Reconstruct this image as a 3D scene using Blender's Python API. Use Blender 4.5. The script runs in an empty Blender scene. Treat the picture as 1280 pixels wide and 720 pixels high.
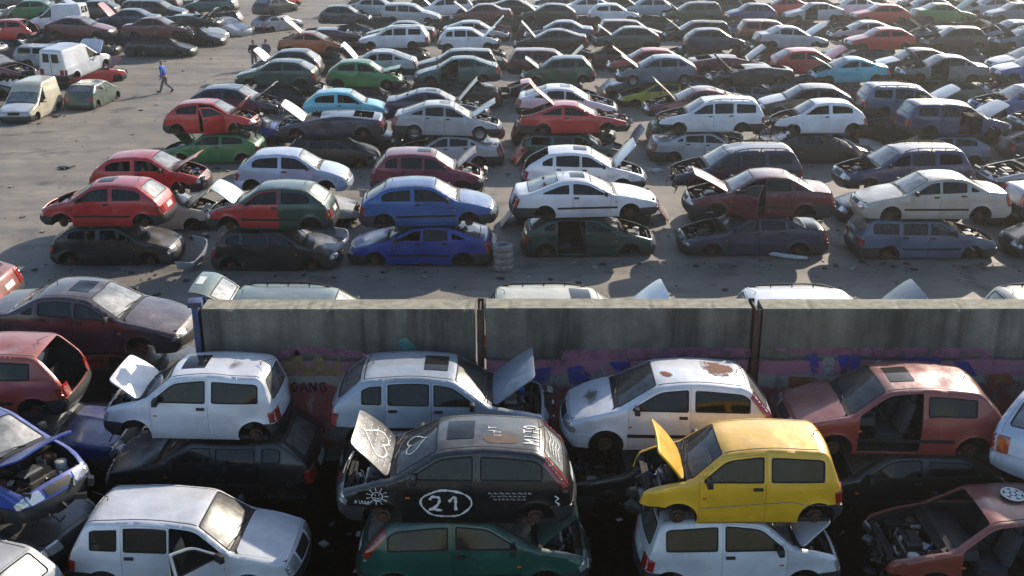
import bpy, bmesh, math, random
import numpy as np
from mathutils import Vector, Matrix
from mathutils.geometry import delaunay_2d_cdt
random.seed(11)
R = math.radians
SC = bpy.context.scene
COL = SC.collection

# ------------------------------------------------------------------ camera, sky, sun, exposure
CAM_H, PITCH, FPX = 10.9, R(20.2), 1390.0
cd = bpy.data.cameras.new('camera'); cam = bpy.data.objects.new('camera', cd); COL.objects.link(cam)
cam.location = (0, 0, CAM_H); cam.rotation_euler = (math.pi/2 - PITCH, 0, 0)
cd.sensor_width = 36; cd.lens = 36*FPX/1280; cd.clip_start = .1; cd.clip_end = 3000
SC.camera = cam
SUN_EL, SUN_AZ = R(28), R(36)          # azimuth measured from +Y towards +X
w = bpy.data.worlds.new('World'); SC.world = w; w.use_nodes = True
nt = w.node_tree; bg = nt.nodes['Background']
sky = nt.nodes.new('ShaderNodeTexSky'); sky.sky_type = 'NISHITA'; sky.sun_disc = False
sky.sun_elevation = SUN_EL; sky.sun_rotation = SUN_AZ; sky.air_density = 1.0; sky.dust_density = .7; sky.ozone_density = 1.6
nt.links.new(sky.outputs[0], bg.inputs[0]); bg.inputs[1].default_value = .135
sl = bpy.data.lights.new('sun', 'SUN'); sl.energy = 5.; sl.angle = R(.55); sl.color = (1, .88, .72)
so = bpy.data.objects.new('sun', sl); COL.objects.link(so)
sd = Vector((math.sin(SUN_AZ)*math.cos(SUN_EL), math.cos(SUN_AZ)*math.cos(SUN_EL), math.sin(SUN_EL)))
so.rotation_euler = sd.to_track_quat('Z', 'Y').to_euler()
SC.view_settings.view_transform = 'Standard'; SC.view_settings.look = 'None'
SC.view_settings.gamma = 1; SC.view_settings.use_curve_mapping = False
SC.view_settings.exposure = .48
SC.cycles.max_bounces = 6; SC.cycles.transparent_max_bounces = 12; SC.cycles.volume_bounces = 0
SC.cycles.use_denoising = True
SC.cycles.caustics_reflective = False; SC.cycles.caustics_refractive = False

def at(px, v, h):
    """ground-space point seen at photograph pixel (px, v) when it lies at height h"""
    a = (px-640)/FPX; b = (v-360)/FPX
    d = Vector((a, math.cos(PITCH)-b*math.sin(PITCH), -math.sin(PITCH)-b*math.cos(PITCH)))
    t = (h-CAM_H)/d.z
    return Vector((d.x*t, d.y*t, h))
def depth(Y, h): return Y*math.cos(PITCH)+(CAM_H-h)*math.sin(PITCH)

# ------------------------------------------------------------------ materials
M = {}
def mat(name):
    m = bpy.data.materials.new(name); m.use_nodes = True; M[name] = m
    n = m.node_tree; b = n.nodes['Principled BSDF']
    return m, n, b
def nd(n, t, **k):
    o = n.nodes.new(t)
    for a, v in k.items():
        if a in o.inputs.keys(): o.inputs[a].default_value = v
        else: setattr(o, a, v)
    return o
def noise(n, scale, detail=4, rough=.6, coord='Object', sc=None):
    tc = nd(n, 'ShaderNodeTexCoord'); t = nd(n, 'ShaderNodeTexNoise'); t.inputs['Scale'].default_value = scale
    t.inputs['Detail'].default_value = detail; t.inputs['Roughness'].default_value = rough
    src = tc.outputs[coord]
    if sc:
        mp = nd(n, 'ShaderNodeMapping'); mp.inputs['Scale'].default_value = sc; n.links.new(src, mp.inputs[0]); src = mp.outputs[0]
    n.links.new(src, t.inputs['Vector']); return t
def ramp(n, src, stops):
    r = nd(n, 'ShaderNodeValToRGB'); e = r.color_ramp.elements
    while len(e) < len(stops): e.new(.5)
    for i, (p, c) in enumerate(stops):
        e[i].position = p; e[i].color = (c, c, c, 1) if not hasattr(c, '__len__') else (*c, 1)
    n.links.new(src, r.inputs[0]); return r
def mix(n, fac, a, b, typ='MIX'):
    x = nd(n, 'ShaderNodeMix', data_type='RGBA', blend_type=typ)
    for s, v in ((0, fac), (6, a), (7, b)):
        if hasattr(v, 'links'): n.links.new(v, x.inputs[s])
        elif s == 0: x.inputs[0].default_value = v
        else: x.inputs[s].default_value = (*v, 1) if len(v) == 3 else v
    return x.outputs[2]
def bump(n, b, h, strength, dist):
    bp = nd(n, 'ShaderNodeBump'); bp.inputs['Strength'].default_value = strength; bp.inputs['Distance'].default_value = dist
    n.links.new(h, bp.inputs['Height']); n.links.new(bp.outputs[0], b.inputs['Normal'])
def simple(name, col, rough=.6, metal=0., var=.25, scale=6., rust=0.):
    m, n, b = mat(name)
    t = noise(n, scale, 5)
    r = ramp(n, t.outputs[0], [(.3, 1-var), (.7, 1+var*.4)])
    c = mix(n, 1., (*col, 1), r.outputs[0], 'MULTIPLY')
    if rust:
        t2 = noise(n, 9, 6); r2 = ramp(n, t2.outputs[0], [(.62-rust*.2, 0), (.70-rust*.2, 1)])
        c = mix(n, r2.outputs[0], c, (.13, .05, .025))
    n.links.new(c, b.inputs['Base Color'])
    b.inputs['Roughness'].default_value = rough; b.inputs['Metallic'].default_value = metal
    return m
def paint(name, rust=0., dust_sheen=.22, graff=False):
    m, n, b = mat(name)
    oi = nd(n, 'ShaderNodeObjectInfo')
    tc = nd(n, 'ShaderNodeTexCoord')
    ofs = nd(n, 'ShaderNodeVectorMath', operation='ADD'); cx = nd(n, 'ShaderNodeCombineXYZ')
    sc = nd(n, 'ShaderNodeMath', operation='MULTIPLY'); sc.inputs[1].default_value = 37.
    n.links.new(oi.outputs['Random'], sc.inputs[0]); n.links.new(sc.outputs[0], cx.inputs[0]); n.links.new(sc.outputs[0], cx.inputs[1])
    n.links.new(tc.outputs['Object'], ofs.inputs[0]); n.links.new(cx.outputs[0], ofs.inputs[1])
    def ns(scale, det, ro=.6):
        t = nd(n, 'ShaderNodeTexNoise'); t.inputs['Scale'].default_value = scale; t.inputs['Detail'].default_value = det
        t.inputs['Roughness'].default_value = ro; n.links.new(ofs.outputs[0], t.inputs['Vector']); return t
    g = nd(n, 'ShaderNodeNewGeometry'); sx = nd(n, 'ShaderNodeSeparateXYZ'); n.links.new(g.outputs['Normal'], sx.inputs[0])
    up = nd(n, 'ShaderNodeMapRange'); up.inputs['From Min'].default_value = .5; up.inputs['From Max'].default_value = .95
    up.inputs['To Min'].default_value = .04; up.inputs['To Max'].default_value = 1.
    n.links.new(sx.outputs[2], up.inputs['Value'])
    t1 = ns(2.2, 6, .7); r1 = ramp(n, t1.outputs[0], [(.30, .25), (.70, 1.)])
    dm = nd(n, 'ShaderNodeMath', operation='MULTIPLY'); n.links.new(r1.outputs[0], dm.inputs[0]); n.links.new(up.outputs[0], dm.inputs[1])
    dd = nd(n, 'ShaderNodeMath', operation='MULTIPLY'); dd.inputs[1].default_value = dust_sheen; n.links.new(dm.outputs[0], dd.inputs[0])
    c = mix(n, dd.outputs[0], oi.outputs['Color'], (.44, .41, .36))  # settled dust, with sun sheen on up-facing panels painted into the same colour
    # scuffs: long scratches and blotches of faded lacquer
    mp = nd(n, 'ShaderNodeMapping'); mp.inputs['Scale'].default_value = (.6, 3, 9); n.links.new(ofs.outputs[0], mp.inputs[0])
    t6 = nd(n, 'ShaderNodeTexNoise'); t6.inputs['Scale'].default_value = 2.4; t6.inputs['Detail'].default_value = 7; t6.inputs['Roughness'].default_value = .8; n.links.new(mp.outputs[0], t6.inputs['Vector'])
    r6 = ramp(n, t6.outputs[0], [(.66, 0), (.69, .35)]); c = mix(n, r6.outputs[0], c, (.33, .33, .33))
    t7 = ns(.9, 4, .6); r7 = ramp(n, t7.outputs[0], [(.35, .78), (.65, 1.08)]); c = mix(n, 1., c, r7.outputs[0], 'MULTIPLY')
    t8 = ns(3.3, 8, .75); r8 = ramp(n, t8.outputs[0], [(.69, 0), (.72, .85)]); c = mix(n, r8.outputs[0], c, (.13, .055, .03))
    if rust:
        t2 = ns(1.7, 8, .72); r2 = ramp(n, t2.outputs[0], [(.60-rust, 0), (.66-rust, 1)])
        c = mix(n, r2.outputs[0], c, (.14, .055, .03))
    t3 = ns(14, 4); r3 = ramp(n, t3.outputs[0], [(.66, 0), (.74, .5)])
    c = mix(n, r3.outputs[0], c, (.10, .085, .07))
    n.links.new(c, b.inputs['Base Color'])
    rr = ramp(n, t1.outputs[0], [(.3, .30), (.75, .52)])
    n.links.new(rr.outputs[0], b.inputs['Roughness'])
    b.inputs['Metallic'].default_value = .12
    b.inputs['Coat Weight'].default_value = 1.; b.inputs['Specular IOR Level'].default_value = .2
    rc = ramp(n, t1.outputs[0], [(.3, .10), (.75, .34)]); n.links.new(rc.outputs[0], b.inputs['Coat Roughness'])
    t4 = ns(2.6, 2); bump(n, b, t4.outputs[0], .45, .04)
    return m
paint('paint', dust_sheen=.34); paint('paint_rusty', rust=.0, dust_sheen=.3); paint('paint_dusty', dust_sheen=.55)
M['paint_rusty'].node_tree.nodes  # kept for variants
simple('trim', (.013, .013, .014), .55, 0, .4)
simple('rubber', (.010, .010, .011), .8, 0, .4)
simple('bumper_black', (.026, .027, .029), .5, 0, .35, 4)
simple('inner', (.022, .022, .024), .8, 0, .4)
simple('underbody', (.014, .013, .013), .85, 0, .4, 5, rust=.25)
simple('cast_metal', (.33, .32, .30), .45, .8, .5, 9, rust=.1)
simple('rusty_steel', (.10, .060, .042), .7, .5, .5, 12, rust=.6)
simple('engine_black', (.012, .012, .012), .5, 0, .4)
simple('engine_white', (.50, .49, .45), .6, 0, .3)
simple('hose_blue', (.05, .09, .30), .5, 0, .3)
simple('seat_fabric', (.045, .048, .06), .95, 0, .3, 20)
simple('seat_pale', (.20, .20, .21), .95, 0, .3, 20)
simple('chrome', (.6, .6, .6), .2, .9, .3)
simple('tyre', (.03, .03, .03), .85, 0, .3)
simple('rim_steel', (.34, .34, .35), .4, .7, .4)
simple('plate', (.65, .65, .62), .5, 0, .2)
simple('orange_cloth', (.75, .12, .03), .8, 0, .3)
simple('chalk_white', (.72, .72, .70), .8, 0, .1)
def lens(name, col, rough=.15, metal=0.):
    m, n, b = mat(name); t = noise(n, 40, 2)
    r = ramp(n, t.outputs[0], [(.3, .7), (.7, 1.1)])
    n.links.new(mix(n, 1., (*col, 1), r.outputs[0], 'MULTIPLY'), b.inputs['Base Color'])
    b.inputs['Roughness'].default_value = rough; b.inputs['Metallic'].default_value = metal
    b.inputs['Coat Weight'].default_value = 1.; b.inputs['Coat Roughness'].default_value = .05
lens('lamp_clear', (.62, .63, .64), .18, .6); lens('lamp_red', (.32, .018, .012)); lens('lamp_orange', (.75, .16, .015))
def glassmat(name, tint, dust_sheen, dustcol=(.42, .42, .40), film=.2):
    m, n, b = mat(name); n.nodes.remove(b); out = n.nodes['Material Output']
    tr = nd(n, 'ShaderNodeBsdfTransparent'); tr.inputs[0].default_value = (*tint, 1)
    gl = nd(n, 'ShaderNodeBsdfGlossy'); gl.inputs['Roughness'].default_value = .04
    df = nd(n, 'ShaderNodeBsdfDiffuse'); df.inputs[0].default_value = (*dustcol, 1)
    fr = nd(n, 'ShaderNodeFresnel'); fr.inputs[0].default_value = 1.38
    fm = nd(n, 'ShaderNodeMath', operation='MULTIPLY_ADD'); fm.inputs[1].default_value = 1.15; fm.inputs[2].default_value = .0; fm.use_clamp = True
    n.links.new(fr.outputs[0], fm.inputs[0])
    t = noise(n, 3.5, 7, .7); r = ramp(n, t.outputs[0], [(.35, dust_sheen*.4), (.7, min(1, dust_sheen*1.5))])
    m1 = nd(n, 'ShaderNodeMixShader'); n.links.new(r.outputs[0], m1.inputs[0]); n.links.new(tr.outputs[0], m1.inputs[1]); n.links.new(df.outputs[0], m1.inputs[2])
    # a film of grime that scatters the light forward
    g2 = nd(n, 'ShaderNodeBsdfGlossy'); g2.inputs['Roughness'].default_value = .38; g2.inputs[0].default_value = (.8, .8, .8, 1)
    ff = nd(n, 'ShaderNodeMath', operation='MULTIPLY'); ff.inputs[1].default_value = film; r9 = ramp(n, t.outputs[0], [(.3, .35), (.7, 1)])
    n.links.new(r9.outputs[0], ff.inputs[0]); m9 = nd(n, 'ShaderNodeMixShader'); n.links.new(ff.outputs[0], m9.inputs[0]); n.links.new(m1.outputs[0], m9.inputs[1]); n.links.new(g2.outputs[0], m9.inputs[2]); m1 = m9
    m2 = nd(n, 'ShaderNodeMixShader'); n.links.new(fm.outputs[0], m2.inputs[0]); n.links.new(m1.outputs[0], m2.inputs[1]); n.links.new(gl.outputs[0], m2.inputs[2])
    n.links.new(m2.outputs[0], out.inputs[0])
glassmat('glass_side', (.13, .15, .16), .018, (.30, .30, .30), .012)
glassmat('glass_screen', (.50, .55, .54), .26, (.44, .46, .43), .34)
glassmat('glass_clean', (.45, .50, .50), .10, (.40, .41, .40), .09)
glassmat('glass_dark', (.05, .055, .06), .04, (.3, .3, .3), .04)

# ------------------------------------------------------------------ mesh helpers
def arr(v): return np.array(v, dtype=float)
def inside(pts, poly):
    x, y = pts[:, 0], pts[:, 1]; c = np.zeros(len(pts), bool); n = len(poly)
    for i in range(n):
        x1, y1 = poly[i]; x2, y2 = poly[(i+1) % n]
        if y1 == y2: continue
        k = ((y1 > y) != (y2 > y)) & (x < (x2-x1)*(y-y1)/(y2-y1)+x1)
        c ^= k
    return c
def segdist(pts, poly, closed=True):
    d = np.full(len(pts), 1e9); n = len(poly)
    for i in range(n if closed else n-1):
        a = poly[i]; b = poly[(i+1) % n]; ab = b-a; L = ab@ab
        if L < 1e-12: continue
        t = np.clip(((pts-a)@ab)/L, 0, 1); q = a+t[:, None]*ab
        d = np.minimum(d, np.hypot(*(pts-q).T))
    return d
def fillet(pts, rad, closed=True, n=4):
    out = []; N = len(pts); P = [arr(p) for p in pts]
    for i in range(N):
        r = rad[i] if hasattr(rad, '__len__') else rad
        if not closed and i in (0, N-1): out.append(P[i]); continue
        a, p, b = P[i-1], P[i], P[(i+1) % N]
        la, lb = np.hypot(*(a-p)), np.hypot(*(b-p)); q = min(r, la*.45, lb*.45)
        if q < 1e-4: out.append(p); continue
        s, e = p+(a-p)/la*q, p+(b-p)/lb*q
        for k in range(n+1):
            t = k/n; out.append((1-t)**2*s+2*t*(1-t)*p+t*t*e)
    return out
def densify(poly, step, closed=True):
    out = []; n = len(poly)
    for i in range(n if closed else n-1):
        a, b = arr(poly[i]), arr(poly[(i+1) % n]); k = max(1, int(math.ceil(np.hypot(*(b-a))/step)))
        for j in range(k): out.append(a+(b-a)*j/k)
    if not closed: out.append(arr(poly[-1]))
    return out
def clean(poly):
    out = []
    for p in poly:
        p = arr(p)
        if not out or np.hypot(*(p-out[-1])) > 1e-4: out.append(p)
    if len(out) > 2 and np.hypot(*(out[0]-out[-1])) < 1e-4: out.pop()
    return out
def poffset(poly, d):
    """closed polygon moved inwards by d"""
    P = arr(clean(poly)); n = len(P)
    area = .5*sum(P[i][0]*P[(i+1) % n][1]-P[(i+1) % n][0]*P[i][1] for i in range(n)); s = 1 if area > 0 else -1
    out = []
    for i in range(n):
        a = P[i]-P[i-1]; b = P[(i+1) % n]-P[i]
        na = arr((-a[1], a[0]))/np.hypot(*a)*s; nb = arr((-b[1], b[0]))/np.hypot(*b)*s
        m = na+nb; l = m@m
        if l < 1e-6: out.append(P[i]+na*d); continue
        out.append(P[i]+m*(2*d/l) if l > 1 else P[i]+m/math.sqrt(l)*d*1.4)
    return out
def region(outer, holes=(), grid=None, step=.09, margin=.03, ysc=1.):
    """triangulate a polygon with holes; grid = extra interior points"""
    outer = clean(outer); holes = [clean(h) for h in holes]
    O = arr(outer)
    if grid is None:
        x0, y0 = O.min(0); x1, y1 = O.max(0)
        gx = np.arange(x0+step/2, x1, step); gy = np.arange(y0+step/2, y1, step)
        grid = np.array([(a, b) for a in gx for b in gy]) if len(gx) and len(gy) else np.zeros((0, 2))
    grid = arr(grid).reshape(-1, 2)
    if len(grid):
        k = inside(grid, O) & (segdist(grid, O) > margin)
        for h in holes:
            H = arr(h); k &= ~inside(grid, H) & (segdist(grid, H) > margin)
        grid = grid[k]
    V = []; Eg = []
    for lp in [outer]+holes:
        b0 = len(V); V += [Vector((float(p[0]), float(p[1]))) for p in lp]; n = len(lp)
        Eg += [(b0+i, b0+(i+1) % n) for i in range(n)]
    V += [Vector((float(p[0]), float(p[1]))) for p in grid]
    r = delaunay_2d_cdt(V, Eg, [], 0, 1e-5)
    ov = arr([tuple(p) for p in r[0]]); F = arr(r[2]).astype(int)
    c = ov[F].mean(1); k = inside(c, O)
    for h in holes: k &= ~inside(c, arr(h))
    # drop slivers
    A = ov[F]; ar = np.abs((A[:, 1, 0]-A[:, 0, 0])*(A[:, 2, 1]-A[:, 0, 1])-(A[:, 2, 0]-A[:, 0, 0])*(A[:, 1, 1]-A[:, 0, 1]))
    return ov, F[k & (ar > 1e-9)]

class MB:
    """collects faces and becomes ONE mesh"""
    def __init__(s): s.v = []; s.f = []; s.m = []
    def add(s, V, F, mi=0):
        b = len(s.v); s.v += [tuple(map(float, p)) for p in V]
        for f in F: s.f.append([b+int(i) for i in f]); s.m.append(mi)
    def box(s, c, d, mi=0, rz=0, M4=None, taper=1.):
        V = []
        for z in (-1, 1):
            k = 1 if z < 0 else taper
            for x, y in ((-1, -1), (1, -1), (1, 1), (-1, 1)): V.append(Vector((x*d[0]/2*k, y*d[1]/2*k, z*d[2]/2)))
        T = Matrix.Translation(c) @ (M4 if M4 else Matrix.Rotation(rz, 4, 'Z'))
        V = [T @ v for v in V]
        s.add(V, [(3, 2, 1, 0), (4, 5, 6, 7), (0, 1, 5, 4), (1, 2, 6, 5), (2, 3, 7, 6), (3, 0, 4, 7)], mi)
    def tube(s, pts, r, n=6, mi=0, cap=True):
        pts = [Vector(p) for p in pts]; rr = r if hasattr(r, '__len__') else [r]*len(pts); V = []; F = []
        for i, p in enumerate(pts):
            d = (pts[min(i+1, len(pts)-1)]-pts[max(i-1, 0)]).normalized()
            a = d.cross(Vector((0, 0, 1)) if abs(d.z) < .9 else Vector((1, 0, 0))).normalized(); b = d.cross(a)
            for k in range(n):
                t = 2*math.pi*k/n; V.append(p+(a*math.cos(t)+b*math.sin(t))*rr[i])
        for i in range(len(pts)-1):
            for k in range(n):
                F.append((i*n+k, i*n+(k+1) % n, (i+1)*n+(k+1) % n, (i+1)*n+k))
        if cap: F.append(tuple(range(n))[::-1]); F.append(tuple((len(pts)-1)*n+k for k in range(n)))
        s.add(V, F, mi)
    def lathe(s, c, axis, prof, n=20, mi=0):
        """prof = [(offset along axis, radius)]"""
        ax = Vector(axis).normalized(); a = ax.cross(Vector((0, 0, 1)) if abs(ax.z) < .9 else Vector((1, 0, 0))).normalized(); b = ax.cross(a)
        V = []; F = []
        for o, r in prof:
            for k in range(n):
                t = 2*math.pi*k/n; V.append(Vector(c)+ax*o+(a*math.cos(t)+b*math.sin(t))*r)
        for i in range(len(prof)-1):
            for k in range(n): F.append((i*n+k, i*n+(k+1) % n, (i+1)*n+(k+1) % n, (i+1)*n+k))
        s.add(V, F, mi)
    def mesh(s, name, mats, pivot=None, weld=0., smooth=35, solid=0., inner=None, bevel=0., out=None):
        me = bpy.data.meshes.new(name); V = s.v
        if pivot is not None: V = [(x-pivot[0], y-pivot[1], z-pivot[2]) for x, y, z in V]
        me.from_pydata(V, [], s.f); me.polygons.foreach_set('material_index', s.m)
        for m in mats: me.materials.append(M[m])
        bm = bmesh.new(); bm.from_mesh(me)
        if weld: bmesh.ops.remove_doubles(bm, verts=bm.verts, dist=weld)
        if out is None: bmesh.ops.recalc_face_normals(bm, faces=bm.faces)
        else:
            # orient every face away from the reference point
            bm.normal_update(); o = Vector(out)-(Vector(pivot) if pivot is not None else Vector())
            fl = [f for f in bm.faces if f.normal.dot(f.calc_center_median()-o) < 0]
            bmesh.ops.reverse_faces(bm, faces=fl)
        bm.to_mesh(me); bm.free()
        if solid or bevel:
            o = bpy.data.objects.new('tmp', me); COL.objects.link(o)
            if solid:
                md = o.modifiers.new('s', 'SOLIDIFY'); md.thickness = solid; md.offset = -1; md.use_quality_normals = False
                if inner is not None:
                    me.materials.append(M[inner]); md.material_offset = len(mats)
            if bevel:
                md = o.modifiers.new('b', 'BEVEL'); md.width = bevel; md.segments = 2; md.limit_method = 'ANGLE'; md.angle_limit = R(40)
            dg = bpy.context.evaluated_depsgraph_get(); me2 = bpy.data.meshes.new_from_object(o.evaluated_get(dg))
            bpy.data.objects.remove(o); bpy.data.meshes.remove(me); me = me2; me.name = name
        if smooth:
            me.polygons.foreach_set('use_smooth', [True]*len(me.polygons)); me.set_sharp_from_angle(angle=R(smooth))
        me.update(); return me
def link(name, me, parent=None, loc=(0, 0, 0), rot=(0, 0, 0), color=None):
    o = bpy.data.objects.new(name, me); COL.objects.link(o); o.parent = parent; o.location = loc; o.rotation_euler = rot
    if color: o.color = (*color, 1)
    return o
def tag(o, label=None, cat=None, group=None, kind=None):
    for k, v in (('label', label), ('category', cat), ('group', group), ('kind', kind)):
        if v: o[k] = v
    return o
# ------------------------------------------------------------------ car body generator
# profile keys, x measured back from the nose: bumper bottom/front/top, bonnet front/mid, cowl, screen top, roof mid, roof rear,
# rear glass bottom, tail top, rear bumper top/back/bottom
T = {}
def ctype(name, W, prof, wheels, ra, doors, quarters=(), hatch=True, tumble=.36, rails=False, lamp='low', rnose=.13, noglass=False, kind='hatchback', dz=1.):
    T[name] = dict(W=W, prof=prof, wheels=wheels, ra=ra, doors=doors, q=quarters, hatch=hatch, tumble=tumble, rails=rails, lamp=lamp, rnose=rnose, noglass=noglass, kind=kind)
def prof(L, hf, hm, cw, wt, rm, rr, rg, tt, zb=.50, zr=.54):
    return [(.10, .22), (0, .36), (.015, zb), hf, hm, cw, wt, rm, rr, rg, tt, (L-.03, zr), (L, .40), (L-.09, .24)]
ctype('mini', 1.49, prof(3.23, (.09, .74), (.42, .86), (.80, .93), (1.32, 1.355), (2.0, 1.43), (2.96, 1.37), (3.12, .90), (3.16, .80)), (.62, 2.80), .30, [(.93, 1.98)], [(2.06, 2.88)], tumble=.30, rnose=.09, kind='boxy city car')
ctype('boxhatch', 1.56, prof(3.69, (.09, .72), (.5, .83), (1.0, .91), (1.55, 1.33), (2.3, 1.41), (3.33, 1.36), (3.57, .92), (3.62, .80)), (.72, 3.08), .31, [(1.10, 1.98), (1.98, 2.76)], [(2.83, 3.26)], tumble=.28, rnose=.08, kind='boxy five-door hatchback')
ctype('corsa3', 1.61, prof(3.73, (.10, .67), (.5, .84), (.98, .93), (1.62, 1.345), (2.2, 1.41), (2.98, 1.35), (3.50, .97), (3.61, .80)), (.72, 3.12), .32, [(1.14, 2.18)], [(2.27, 3.08)], tumble=.40, rnose=.17, kind='three-door hatchback')
ctype('corsa5', 1.61, prof(3.73, (.10, .67), (.5, .84), (.98, .93), (1.62, 1.345), (2.3, 1.42), (3.15, 1.37), (3.52, .97), (3.61, .80)), (.72, 3.12), .32, [(1.14, 1.98), (1.98, 2.74)], [(2.82, 3.20)], tumble=.38, rnose=.17, kind='small five-door hatchback')
ctype('punto', 1.63, prof(3.76, (.07, .69), (.5, .87), (.92, .97), (1.62, 1.38), (2.3, 1.445), (3.22, 1.37), (3.60, .93), (3.66, .82)), (.72, 3.15), .32, [(1.10, 2.20)], [(2.28, 3.24)], tumble=.34, lamp='tall', rnose=.16, kind='three-door hatchback')
ctype('tipo', 1.70, prof(3.96, (.08, .70), (.6, .84), (1.08, .92), (1.70, 1.355), (2.4, 1.43), (3.32, 1.37), (3.80, .96), (3.87, .84)), (.80, 3.32), .32, [(1.22, 2.10), (2.10, 2.92)], [(3.0, 3.34)], tumble=.36, rnose=.10, kind='five-door hatchback')
ctype('tipo3', 1.66, prof(3.85, (.08, .70), (.55, .84), (1.02, .92), (1.65, 1.35), (2.35, 1.42), (3.30, 1.36), (3.68, .94), (3.75, .82)), (.76, 3.22), .32, [(1.16, 2.26)], [(2.36, 3.20)], tumble=.34, rnose=.12, kind='three-door hatchback')
ctype('astra3', 1.69, prof(4.05, (.10, .67), (.6, .82), (1.14, .92), (1.82, 1.33), (2.4, 1.395), (3.18, 1.34), (3.84, .97), (3.94, .86)), (.80, 3.30), .33, [(1.28, 2.42)], [(2.51, 3.34)], tumble=.38, rnose=.12, kind='three-door hatchback')
ctype('astra5', 1.69, prof(4.08, (.10, .66), (.6, .83), (1.14, .94), (1.85, 1.35), (2.45, 1.42), (3.20, 1.36), (3.86, .99), (3.97, .84)), (.80, 3.38), .33, [(1.28, 2.18), (2.18, 3.02)], [(3.10, 3.42)], tumble=.38, rnose=.16, kind='five-door hatchback')
ctype('estate', 1.70, prof(4.30, (.10, .67), (.6, .82), (1.16, .92), (1.84, 1.36), (2.5, 1.44), (3.92, 1.40), (4.18, .96), (4.24, .84)), (.82, 3.36), .33, [(1.30, 2.20), (2.20, 3.02)], [(3.12, 3.88)], tumble=.32, rails=True, rnose=.12, kind='estate car')
ctype('saloon', 1.71, prof(4.48, (.09, .64), (.65, .82), (1.28, .93), (1.98, 1.345), (2.5, 1.41), (3.05, 1.37), (3.72, 1.02), (4.28, .98), zr=.58), (.86, 3.52), .33, [(1.40, 2.30), (2.30, 3.10)], [(3.19, 3.50)], hatch=False, tumble=.38, rnose=.16, kind='saloon')
ctype('liftback', 1.70, prof(4.36, (.10, .65), (.65, .81), (1.24, .92), (1.94, 1.33), (2.45, 1.395), (3.02, 1.35), (3.98, .99), (4.18, .94), zr=.56), (.84, 3.46), .33, [(1.36, 2.26), (2.26, 3.06)], [(3.14, 3.56)], tumble=.38, rnose=.12, kind='liftback')
ctype('coupe', 1.69, prof(4.47, (.08, .60), (.7, .77), (1.38, .87), (2.12, 1.25), (2.55, 1.31), (2.98, 1.28), (3.98, .94), (4.30, .91), zb=.46, zr=.54), (.90, 3.48), .33, [(1.50, 2.66)], [(2.75, 3.55)], tumble=.42, rnose=.16, kind='low coupe')
ctype('tigra', 1.60, prof(3.92, (.10, .64), (.5, .82), (1.02, .92), (1.72, 1.275), (2.1, 1.33), (2.45, 1.30), (3.42, .96), (3.74, .92)), (.74, 3.16), .32, [(1.18, 2.28)], [(2.36, 2.95)], tumble=.42, rnose=.17, kind='small coupe')
ctype('van', 1.68, prof(4.05, (.10, .67), (.5, .84), (.98, .93), (1.58, 1.36), (2.05, 1.76), (3.92, 1.78), (3.98, 1.02), (4.0, .84)), (.72, 3.24), .32, [(1.14, 2.02)], [], tumble=.16, rnose=.14, lamp='low', kind='panel van')
ctype('crushed', 1.70, prof(4.30, (.10, .60), (.65, .74), (1.24, .84), (1.84, .98), (2.45, 1.02), (3.02, .99), (3.90, .88), (4.15, .84), zr=.56), (.84, 3.46), .33, [(1.36, 2.26), (2.26, 3.06)], [], tumble=.38, rnose=.12, noglass=True, kind='flattened car')

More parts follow.
